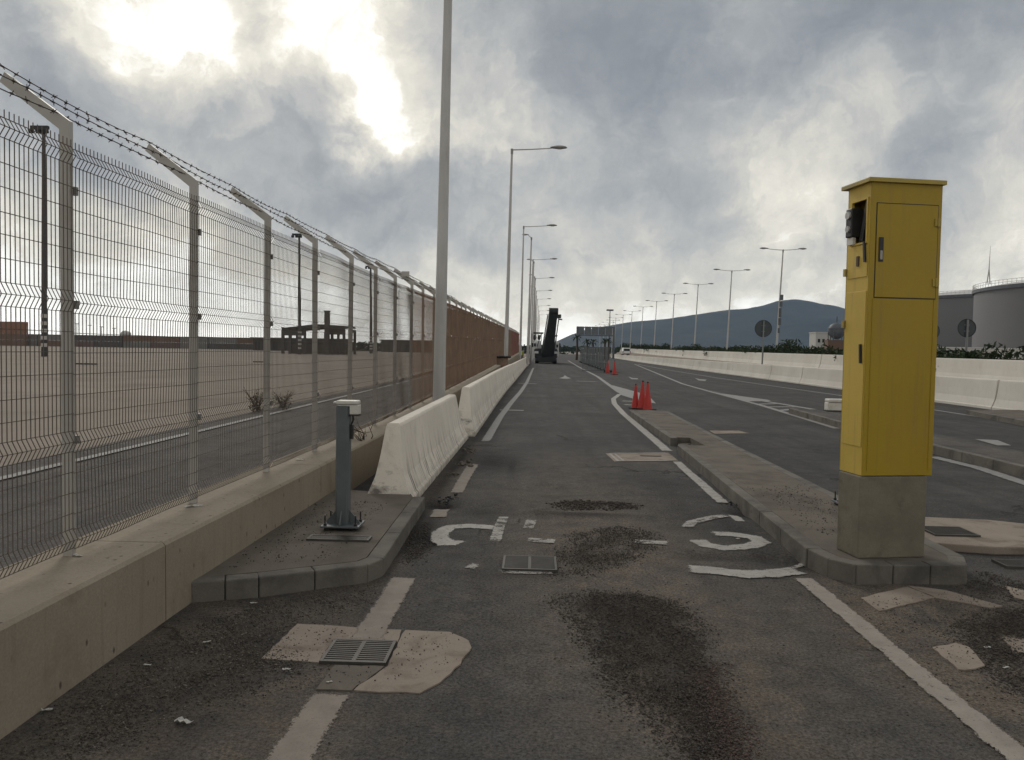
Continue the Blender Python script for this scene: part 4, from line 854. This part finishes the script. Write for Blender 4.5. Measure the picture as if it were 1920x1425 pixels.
for i, (px, py) in enumerate(((162, 683), (490, 679))):
    g_ = G(px, py, -.03); t = empty('wheel_stop', (g_[0], g_[1], -.05), 0, 'black rubber strip lying on the dirt lot, %s' % ['right of the nearest fence post', 'left of the third fence post'][i], 'rubber strip', 'rubber strips on the lot')
    MB().bx(-.9, .9, -.15, .15, 0, .10).build('strip', M['rubber'], t, bevel=.03); MB().bx(-.8, .8, -.05, .05, .10, .11).build('groove_plate', M['machine_dark'], t)
# long low shed and dark tree belt on the horizon
def shed(x0, x1, y, h, label, m, bays):
    t = empty('low_shed', ((x0 + x1) / 2, y, -.05), 0, label, 'building'); w = (x1 - x0) / 2
    MB().bx(-w, w, 0, 14, 0, h).build('wall', M[m], t); MB().bx(-w - .6, w + .6, -1.2, 15, h, h + .5).build('roof', CONT['dark'], t)
    me = MB().bx(-w / bays * .6, w / bays * .6, -.08, -.01, .3, h * .75).mesh('bay_opening', M['machine_dark'])
    for k in range(bays): inst(me, 'bay_opening', t, (-w + (k + .5) * 2 * w / bays, 0, 0))
shed(-112, -76, 300, 4.6, 'long low dark shed on the horizon between the fence posts', 'building', 10)
shed(-70, -30, 345, 5.0, 'low dark shed on the horizon behind the open frame hall', 'building', 8)
shed(-28, -12, 380, 4.8, 'small dark shed on the horizon near the far fence end', 'building', 4)
tb = leaf_cloud(5000, 60, 5, 5.2, .8, 0); tb = tb.build('distant_treeline', M['foliage'], None, (-60, 420, -.3)); tb.scale = (2.4, 1, 1.25); tag(tb, 'dark belt of far trees along the left horizon', 'trees', kind='stuff')
# open frame hall
oh = empty('open_hall', (-53.5, 185, -.05), 0, 'dark open sided hall with flat arched roof beyond the fence', 'building')
MB().loft([[(-8.5, y, 6.0), (-7.8, y, 6.3), (0, y, 7.3), (6.8, y, 7.0), (7.0, y, 6.6), (0, y, 6.4), (-8.0, y, 5.6)] for y in (0, 12)]).build('roof', M['building'], oh)
for xx in (-8.2, -6.4, -4.6, -2.8, 2.4, 3.9, 5.4, 6.8): MB().bx(xx - .3, xx + .3, 0, .5, 0, 6.4).build('column', M['building'], oh)
for xx in (-8.2, 6.8): MB().bx(xx - .3, xx + .3, 11, 11.5, 0, 6.2).build('column', M['building'], oh)
MB().bx(-8.2, -2.6, .1, .3, 4.4, 5.6).bx(2.3, 6.9, .1, .3, 4.8, 6.4).build('gable_panel', M['building'], oh); MB().bx(-8.2, 6.9, 5, 5.3, 0, 2.4).build('rear_wall', CONT['dark'], oh)
ch_ = empty('chimney_stack', (-50.4, 183, -.05), 0, 'dark square stack rising in front of the open hall', 'chimney'); MB().bx(-.55, .55, 0, 1.1, 0, 10.2).build('shaft', M['building'], ch_, bevel=.05); MB().bx(-.65, .65, -.1, 1.2, 10.2, 10.5).build('cap', M['machine_dark'], ch_)
# flood light masts
def mast(px, ytop, ybase, H_, label, r=.35):
    Y = 100.0
    d1_ = atY(px, ytop, 100).z - CAM_H; Y = (H_ - CAM_H) / d1_ * 100; p_ = atY(px, ytop, Y); pb = atY(px + 1, ybase, Y)
    t = empty('floodlight_mast', (pb.x, Y, -.05), 0, label, 'light mast', 'floodlight masts beyond the fence'); dx = p_.x - pb.x
    MB().tube([(0, 0, 0), (dx * .5, 0, H_ / 2), (dx, 0, H_)], [r * 1.0, r * .8, r * .55], 10).build('pole', M['building'], t)
    hd = MB().bx(dx - 1.6, dx + .6, -.2, .2, H_ - .1, H_ + .3).build('head_frame', M['machine_dark'], t)
    for q in range(3): MB().box((dx - 1.4 + q * .9, -.25, H_ - .4), (.6, .3, .5), Matrix.Rotation(rad(25), 3, 'X')).build('floodlight', M['machine_dark'], hd)
    for q in range(5): MB().tube([(dx * .02, 0, 1.2 + q * .9), (dx * .04, 0, 1.65 + q * .9)], r * 1.06, 10).build('band', M['galv'], t)
mast(82, 240, 640, 28, 'dark floodlight mast directly left of the nearest full fence post'); mast(561, 440, 642, 27, 'dark floodlight mast seen through the fence between fourth and fifth posts', .42); mast(695, 500, 645, 27, 'dark floodlight mast farthest along the fence', .5)
# grey lamp horn on a fence arm, drum behind the barrier
hn = empty('horn_speaker', (fx(15.3) - .1, 15.3, 3.12 + rise(15.3)), 0, 'grey horn loudspeaker mounted on top of the fence', 'loudspeaker'); hn.scale = (.62, .62, .55)
MB().loft([[(.02, -.06 - q * .0, .0), (.0 + s2 * .0, 0, 0)] for q, s2 in ((0, 0), (1, 1))] if False else [[(a * w, y, .12 + b_ * w * .7) for a, b_ in ((-1, -1), (1, -1), (1, 1), (-1, 1))] for y, w in ((.12, .03), (0, .06), (-.16, .13))]).build('horn', M['galv'], hn); MB().tube([(0, .05, 0), (0, .05, .1)], .02, 6).build('bracket', M['galv_dark'], hn)
dr = empty('steel_drum', (-2.02, 45.5, .0), 0, 'rusty brown drum with wide dark rim beside the second lamp post', 'drum')
MB().loft([[(r_ * math.cos(a), r_ * math.sin(a), z) for a in [2 * math.pi * k / 18 for k in range(18)]] for z, r_ in ((0, .36), (.5, .38), (.52, .37), (1.3, .37))], True).build('shell', M['rust'], dr)
MB().tube([(.5 * math.cos(a), .5 * math.sin(a), 1.33) for a in [2 * math.pi * k / 20 for k in range(21)]], .06, 6).build('rim', M['rubber'], dr)

# ------------------------------------------------------------------ far right: tanks, plant, gantry, hills
def tank(cx, cy, R_, H_, label, z=0.0):
    t = empty('storage_tank', (cx, cy, z), 0, label, 'storage tank'); n = 72
    circ = lambda r, zz: [(r * math.cos(2 * math.pi * k / n), r * math.sin(2 * math.pi * k / n), zz) for k in range(n)]
    MB().loft([circ(R_, 0), circ(R_, H_)], True).build('shell', M['tank'], t); MB().loft([circ(R_ + .5, H_ - .9), circ(R_ + .5, H_ - .1)], True).build('wind_girder', M['machine_grey'], t)
    MB().loft([circ(R_ * q, H_ + .02 + 3.4 * (1 - q * q)) for q in (1.0, .85, .65, .4, .1)], True).build('roof', M['tank_roof'], t)
    rl = MB(); 
    for zz in (.6, 1.2): rl.tube([(p_[0], p_[1], H_ + zz) for p_ in circ(R_ + .3, 0)] + [(R_ + .3, 0, H_ + zz)], .06, 4, False)
    for k in range(0, n * 2): a = math.pi * k / n; rl.tube([((R_ + .3) * math.cos(a), (R_ + .3) * math.sin(a), H_ - .1), ((R_ + .3) * math.cos(a), (R_ + .3) * math.sin(a), H_ + 1.2)], .05, 4, False)
    rl.build('railing', M['tank_roof'], t); return t
def tank_at(px, dist, R_):                              # centre of a round tank whose left edge lies on a sight line
    d = ray(px, 600); d = Vector((d.x, d.y)).normalized(); return d * dist + Vector((d.y, -d.x)) * R_, d * dist
c2, q2 = tank_at(1824, 230, 30.0); e2 = atY(1824, 546, q2.y); tank(c2.x, c2.y, 30.0, e2.z, 'large grey storage tank cut off by the right edge')
c1, q1 = tank_at(1690, 305, 30.0); e1 = atY(1770, 556, 255); tank(c1.x, c1.y, 30.0, e1.z, 'grey storage tank behind, beside the yellow cabinet')
t = empty('antenna_mast', (atY(1853, 540, 180).x, 180, e2.z), 0, 'thin antenna mast on top of the right storage tank', 'antenna')
MB().tube([(-.35, 0, 0), (0, 0, 3.4)], .12, 5).tube([(.35, 0, 0), (0, 0, 3.4)], .12, 5).tube([(0, 0, 3.2), (.1, 0, 8.6)], [.12, .03], 5).build('lattice', M['lamp'], t)
t = empty('perimeter_wall', (150, 160, 0), 0, 'pale perimeter wall at the foot of the storage tanks', 'wall')
for k in range(12): MB().bx(-80 + k * 10, -70.2 + k * 10, 0, .4, 0, 3.7).build('wall_panel', M['pale_wall'], t)
MB().bx(-80, 40, -.1, .5, 3.7, 3.9).build('coping', M['tank_roof'], t)
t = empty('plant_building', (atY(1544, 640, 260).x, 260, 0), 0, 'small pale block building before the hill, left of the cabinet', 'building')
MB().bx(-2.6, 2.6, 0, 6, 0, 9.2).build('wall', M['pale_wall'], t); MB().bx(-2.8, 2.8, -.2, 6.2, 9.2, 9.5).build('roof', M['tank_roof'], t)
for q in range(3): MB().bx(-1.9 + q * 1.5, -1.1 + q * 1.5, -.06, -.01, 6, 7.2).build('window', M['glass'], t)
t = empty('spherical_vessel', (atY(1568, 640, 245).x, 245, 0), 0, 'spherical industrial vessel with ladders next to the cabinet edge', 'industrial vessel')
MB().ball((0, 0, 9.5), 2.6, 16, 10).build('sphere', M['machine_grey'], t); MB().bx(-2.6, 2.6, 0, 3, 0, 6.6).build('base_block', CONT['brown'], t)
for a in range(6): MB().tube([(2.4 * math.cos(a), 2.4 * math.sin(a), 6.4), (2.5 * math.cos(a), 2.5 * math.sin(a), 9.4)], .15, 6).build('leg', M['machine_grey'], t)
MB().tube([(2.7 * math.cos(a), 2.7 * math.sin(a), 10.2) for a in [2 * math.pi * k / 16 for k in range(17)]], .12, 5).tube([(0, 0, 12), (0, 0, 14)], .15, 5).build('walkway', M['machine_grey'], t)
# sign gantry across the far road
gy = 190; ga, gb = atY(1083, 612, gy), atY(1151, 614, gy)
t = empty('sign_gantry', (ga.x, gy, 0), 0, 'grey sign gantry spanning the far road, seen from behind', 'gantry'); gw = gb.x - ga.x
for xx in (0, gw): MB().bx(xx - .25, xx + .25, -.3, .3, 0, ga.z).build('column', M['machine_grey'], t)
for zz in (ga.z - .3, ga.z - 2.3): MB().bx(0, gw, -.12, .12, zz, zz + .25).build('beam', M['machine_grey'], t)
for k in range(5): MB().bx(gw * (k + .04) / 5.2, gw * (k + .94) / 5.2, -.25, -.13, ga.z - 2.0, ga.z + .0).build('sign_panel', M['mesh_grey'], t)
# palms and clutter by the far road
def palm(px, py, Y, label, s=1.0):
    p_ = atY(px, py, Y); t = empty('palm_tree', (p_.x, Y, 0), 0, label, 'palm', 'small palms by the far road'); H_ = p_.z
    MB().tube([(0, 0, 0), (.1, 0, H_ / 2), (0, 0, H_)], [.25, .18, .16], 7).build('trunk', M['bark'], t); b = MB()
    for k in range(22):
        a = k * 2.4; l = s * random.uniform(1.0, 1.6); dz = random.uniform(-.9, .8); c = Vector((0, 0, H_)); e_ = Vector((math.cos(a) * l, math.sin(a) * l, H_ + dz)); m_ = (c + e_) / 2 + Vector((0, 0, .35)); sd_ = Vector((-math.sin(a), math.cos(a), 0)) * .16
        b.add([c, m_ + sd_, e_, m_ - sd_], [(0, 1, 2, 3)])
    b.build('crown', M['foliage'], t)
for i, (px, py, Y) in enumerate(((1082, 634, 150), (1101, 642, 160), (1112, 642, 160), (1134, 641, 165), (1141, 640, 170))): palm(px, py, Y, 'small palm tree by the far road, %s from the left' % ['first', 'second', 'third', 'fourth', 'fifth'][i])
# hills: a ridge surveyed from the skyline, with slopes and gullies
def hills():
    Yr = 3400; prof_ = [(1020, 650), (1040, 641), (1070, 627), (1100, 617), (1140, 610), (1180, 603), (1250, 597), (1290, 591), (1330, 585), (1365, 580), (1400, 578), (1430, 572), (1455, 564), (1490, 560), (1515, 563), (1540, 569), (1560, 571), (1600, 582), (1660, 596), (1740, 606), (1850, 612), (2000, 622), (2250, 645), (2500, 665)]
    R_ = [atY(x, y, Yr) for x, y in prof_]; xs_ = [p.x for p in R_]; zs_ = [max(0, p.z) for p in R_]
    x0, x1 = xs_[0] - 60, xs_[-1]; nxh, nyh = 170, 44; vs = []; fs = []
    for j in range(nyh + 1):
        v = j / nyh; y = Yr - 700 + 1400 * v
        for i in range(nxh + 1):
            x_ = x0 + (x1 - x0) * i / nxh; h = float(np.interp(x_ * Yr / max(y, Yr), xs_, zs_, 0, 0)); s_ = 1 - abs(2 * v - 1); sh = s_ ** 1.15
            n_ = mnoise.fractal((x_ * .004, y * .004, 1.7), 1.0, 2.0, 5); z = h * sh * (1 + .20 * n_ * (1 - s_) * 2) + (h * .010 * mnoise.noise((x_ * .03, 0, 5)) if s_ > .9 else 0)
            vs.append((x_, y, z - 2))
    for j in range(nyh):
        for i in range(nxh): a = j * (nxh + 1) + i; fs.append((a, a + 1, a + nxh + 2, a + nxh + 1))
    o = MB().add(vs, fs, True).build('hills', M['hill']); tag(o, kind='structure')
hills()
tb2 = leaf_cloud(3000, 30, 5, 4.5, .7, 0); tb2 = tb2.build('distant_treeline', M['foliage'], None, (95, 300, -.3)); tb2.scale = (2.2, 1, 1.3); tag(tb2, 'dark belt of far trees below the hill', 'trees', kind='stuff')

# ------------------------------------------------------------------ gravel, debris and litter
ICO_V = None
def ico():
    t_ = (1 + 5 ** .5) / 2
    v = np.array([(-1, t_, 0), (1, t_, 0), (-1, -t_, 0), (1, -t_, 0), (0, -1, t_), (0, 1, t_), (0, -1, -t_), (0, 1, -t_), (t_, 0, -1), (t_, 0, 1), (-t_, 0, -1), (-t_, 0, 1)]); v /= np.linalg.norm(v[0])
    f = np.array([(0, 11, 5), (0, 5, 1), (0, 1, 7), (0, 7, 10), (0, 10, 11), (1, 5, 9), (5, 11, 4), (11, 10, 2), (10, 7, 6), (7, 1, 8), (3, 9, 4), (3, 4, 2), (3, 2, 6), (3, 6, 8), (3, 8, 9), (4, 9, 5), (2, 4, 11), (6, 2, 10), (8, 6, 7), (9, 8, 1)]); return v, f
IV, IF = ico()
def stones(name, pts, smin, smax, m, label, flat=.7, parent=None):
    """one mesh of many irregular stones; pts: (x, y, z)"""
    n = len(pts); P_ = np.array(pts); V = np.empty((n, 12, 3), np.float32)
    for i in range(n):
        s = smin * (smax / smin) ** (rng.random() ** 2.2); sc_ = s * rng.uniform(.55, 1.15, 3); sc_[2] *= flat; v = IV * rng.uniform(.6, 1.35, (12, 1)) * sc_
        a = rng.uniform(0, 6.283); c, s_ = math.cos(a), math.sin(a); x_ = v[:, 0] * c - v[:, 1] * s_; y_ = v[:, 0] * s_ + v[:, 1] * c
        V[i, :, 0] = x_ + P_[i, 0]; V[i, :, 1] = y_ + P_[i, 1]; V[i, :, 2] = v[:, 2] + P_[i, 2] + sc_[2] * .55
    F_ = (IF[None] + (np.arange(n) * 12)[:, None, None]).reshape(-1, 3)
    me = bpy.data.meshes.new(name); me.vertices.add(n * 12); me.vertices.foreach_set('co', V.ravel()); me.loops.add(n * 60); me.loops.foreach_set('vertex_index', F_.ravel().astype(np.int32))
    me.polygons.add(n * 20); me.polygons.foreach_set('loop_start', np.arange(0, n * 60, 3, dtype=np.int32)); me.update(calc_edges=True); me.validate(); me.materials.append(m)
    o = bpy.data.objects.new(name, me); col.objects.link(o); tag(o, label, 'gravel', kind='stuff'); return o
def scatter(poly, n, soft=.12, mound=0.0, zoff=0.0, pw=1.0):
    x0, x1 = min(p[0] for p in poly), max(p[0] for p in poly); y0, y1 = min(p[1] for p in poly), max(p[1] for p in poly); o = []; tries = 0
    while len(o) < n and tries < n * 40:
        tries += 1; x = random.uniform(x0 - soft, x1 + soft); y = random.uniform(y0 - soft * 1.5, y1 + soft * 1.5); ins = inpoly(x, y, poly); d = edge_dist(x, y, poly)
        w = min(1, .45 + d / soft * .55) if ins else max(0, 1 - d / soft) ** 2 * .35
        w *= .35 + 1.1 * max(0, .5 + mnoise.noise((x * 4.5, y * 3.5, 2)) * 1.1) ** pw
        if random.random() < w: o.append((x, y, hgt(x, y) + zoff + (mound * min(1, d / .25) * random.random() if ins else 0)))
    return o
A1 = pxpoly([(1040, 1122), (1110, 1108), (1200, 1112), (1260, 1128), (1318, 1165), (1330, 1230), (1355, 1300), (1420, 1440), (1300, 1440), (1225, 1370), (1130, 1280), (1095, 1200), (1070, 1160)])
A2 = pxpoly([(1035, 1078), (1040, 1040), (1075, 1000), (1160, 985), (1225, 998), (1230, 1030), (1180, 1055), (1110, 1078)])
stones('gravel_pile', scatter(A1, 21000, .13, .035) + scatter(A2, 8000, .13, .022), .0022, .0092, M['stone'], 'dark loose gravel strewn down the middle of the near lane')
A1r = pxpoly([(1290, 1250), (1350, 1250), (1375, 1330), (1430, 1430), (1330, 1440), (1300, 1340)]); stones('red_gravel', scatter(A1r, 4200, .12, .034), .0026, .0075, M['stone_red'], 'reddish crushed gravel within the near gravel streak')
A3 = pxpoly([(170, 1290), (330, 1190), (480, 1130), (680, 1105), (690, 1130), (560, 1165), (590, 1200), (560, 1270), (420, 1310), (330, 1350), (120, 1425), (20, 1425)])
stones('wall_debris', scatter(A3, 9000, .25, .01, 0, 2.0), .0025, .0078, M['stone'], 'dark grit and debris along the foot of the left wall'); stones('pale_debris', scatter(A3, 1500, .25, .012), .0025, .009, M['stone_pale'], 'pale bits mixed into the grit along the left wall', .5)
A4 = pxpoly([(755, 1060), (760, 1000), (800, 980), (812, 1010), (790, 1050)]); A5 = pxpoly([(1780, 1170), (1830, 1150), (1920, 1140), (1960, 1150), (1960, 1330), (1890, 1290), (1810, 1220)]); A6 = pxpoly([(1800, 1095), (1850, 1075), (1960, 1100), (1960, 1140), (1840, 1118)])
stones('kerb_debris', scatter(A4, 1800, .1, .02), .003, .011, M['stone'], 'dark grit against the kerb end of the left platform'); stones('right_debris', scatter(A5, 6000, .15, .02) + scatter(A6, 1800, .12, .01), .003, .0095, M['stone'], 'dark grit heap at the right edge before the cabinet')
lane = pxpoly([(560, 1425), (800, 1010), (960, 860), (1230, 880), (1400, 1010), (1900, 1425)]); R7 = pxpoly([(1030, 944), (1080, 938), (1200, 944), (1195, 955), (1050, 958)])
stones('loose_chippings', scatter(lane, 2600, .2, 0, 0, 2.4) + scatter(pxpoly([(1480, 1110), (1700, 1110), (1960, 1300), (1960, 1420)]), 900, .1), .0025, .007, M['stone'], 'scattered chippings over the near lane')
stones('apron_grit', [(x, y, .008) for x, y, z in scatter([(-1.5, 4.2), (-.8, 3.85), (-.4, 4.2), (-.5, 4.65), (-1.45, 4.7)], 350, .1, 0, 0, 2.5) + scatter([(2.3, 4.4), (3.3, 4.6), (3.3, 5.8), (2.4, 5.5)], 900, .1, 0, 0, 2.5)], .0022, .007, M['stone'], 'loose grit on the concrete patches')
stones('ridge_rubble', scatter(R7, 1300, .08, .03), .005, .02, M['stone'], 'broken asphalt rubble in a ridge across the lane')
IS = [(2.6, 6.9), (3.2, 7.1), (3.3, 9.5), (2.6, 9.2)]; ii = [(x, y, .147) for x, y, z in scatter(IS, 900, .1, 0, 0, 2.6)]; ii += [(x, y, .138) for x, y, z in scatter([(-2.25, 5.4), (-1.5, 5.7), (-1.5, 7.9), (-2.25, 7.9)], 700, .05, 0, 0, 2.6)]
stones('platform_grit', ii, .003, .010, M['stone'], 'loose grit scattered on the raised platform and island')
rb = []
for (px, py, n, s) in ((866, 868, 26, .1), (878, 845, 22, .09), (850, 890, 20, .08), (1290, 838, 22, .1), (1312, 836, 16, .08)):
    gx, gy_ = G(px, py); rb += [(gx + random.gauss(0, s), gy_ + random.gauss(0, s * 2.2), hgt(gx, gy_) + (.04 if px > 1000 else 0)) for _ in range(n)]
stones('broken_concrete', rb, .012, .055, M['platform'], 'broken concrete lumps along the torn left line and island gap', .55)
rb = []
for (px, py, n, s) in ((1525, 1052, 60, .04), (1398, 952, 40, .06), (838, 938, 26, .06), (1372, 950, 20, .05)):
    gx, gy_ = G(px, py); rb += [(gx + random.gauss(0, s), gy_ + random.gauss(0, s * 1.6), hgt(gx, gy_) + random.random() * .04) for _ in range(n)]
stones('asphalt_lumps', rb, .008, .034, M['machine_dark'], 'black broken asphalt lumps against the island kerb')
def litter(x, y, z, s, label, m='litter'):
    b = MB(); n = 5; vs = [((i / n - .5) * s * 2 + random.gauss(0, s * .1), (j / 2 - .5) * s * .8 + random.gauss(0, s * .12), abs(random.gauss(.1, .1)) * s) for j in range(3) for i in range(n + 1)]
    fs = [(j * (n + 1) + i, j * (n + 1) + i + 1, (j + 1) * (n + 1) + i + 1, (j + 1) * (n + 1) + i) for j in range(2) for i in range(n)]
    o = b.add(vs, fs).build('paper_scrap', M[m], None, (x, y, z + .004)); o.rotation_euler = (0, 0, random.uniform(-.6, .6)); tag(o, label, 'litter', 'scraps of litter'); o.scale = (.7, .55, .7)
    so = o.modifiers.new('thickness', 'SOLIDIFY'); so.thickness = .002
LT = [(345, 1357, 0, .06, 'long pale scrap on the grit at the bottom left'), (276, 1250, 0, .03, 'small white scrap on the ground close to the left wall'), (537, 1259, 0, .03, 'white scrap left of the drain apron'), (388, 1206, 0, .03, 'pale scrap in the grit below the platform kerb'), (476, 1132, 0, .035, 'pale scrap just under the platform kerb stones'), (1852, 1216, 0, .028, 'bright white flat scrap on the dark grit at right'), (1886, 1254, 0, .03, 'white crumpled scrap at the right edge'), (1383, 1012, 0, .03, 'thin white scrap inside the painted letter S'), (88, 1335, 0, .035, 'pale scrap at the foot of the wall, far bottom left'), (617, 1282, 0, .022, 'small white chip on the tan line below the drain')]
for px, py, z, s, lb in LT: gx, gy_ = G(px, py, z); litter(gx, gy_, hgt(gx, gy_) + .006, s, lb)
gx, gy_ = G(363, 948, .51); litter(gx, gy_, .5, .09, 'crushed white bottle lying on the wall below the fence'); gx, gy_ = G(562, 861, .51); litter(gx, gy_, .5, .07, 'crumpled white scrap on the wall further along')
gx, gy_ = G(145, 1040, .51); litter(gx, gy_, .5, .05, 'pale scrap on the wall beside the nearest fence post')

# ------------------------------------------------------------------ haze in the air
hz_ = MB().bx(-2800, 4400, -250, 4200, -3.5, 330).build('haze', M['void']); hz_.data.materials.clear()
hm = bpy.data.materials.new('haze'); hm.use_nodes = True; hm.node_tree.nodes.clear(); ho = hm.node_tree.nodes.new('ShaderNodeOutputMaterial'); pv = hm.node_tree.nodes.new('ShaderNodeVolumePrincipled')
pv.inputs['Color'].default_value = (.54, .72, 1.0, 1); pv.inputs['Density'].default_value = 8.0e-5; pv.inputs['Anisotropy'].default_value = 0.0
hm.node_tree.links.new(pv.outputs[0], ho.inputs['Volume']); hz_.data.materials.append(hm); tag(hz_, 'thin bluish haze in the air', 'haze', kind='stuff')
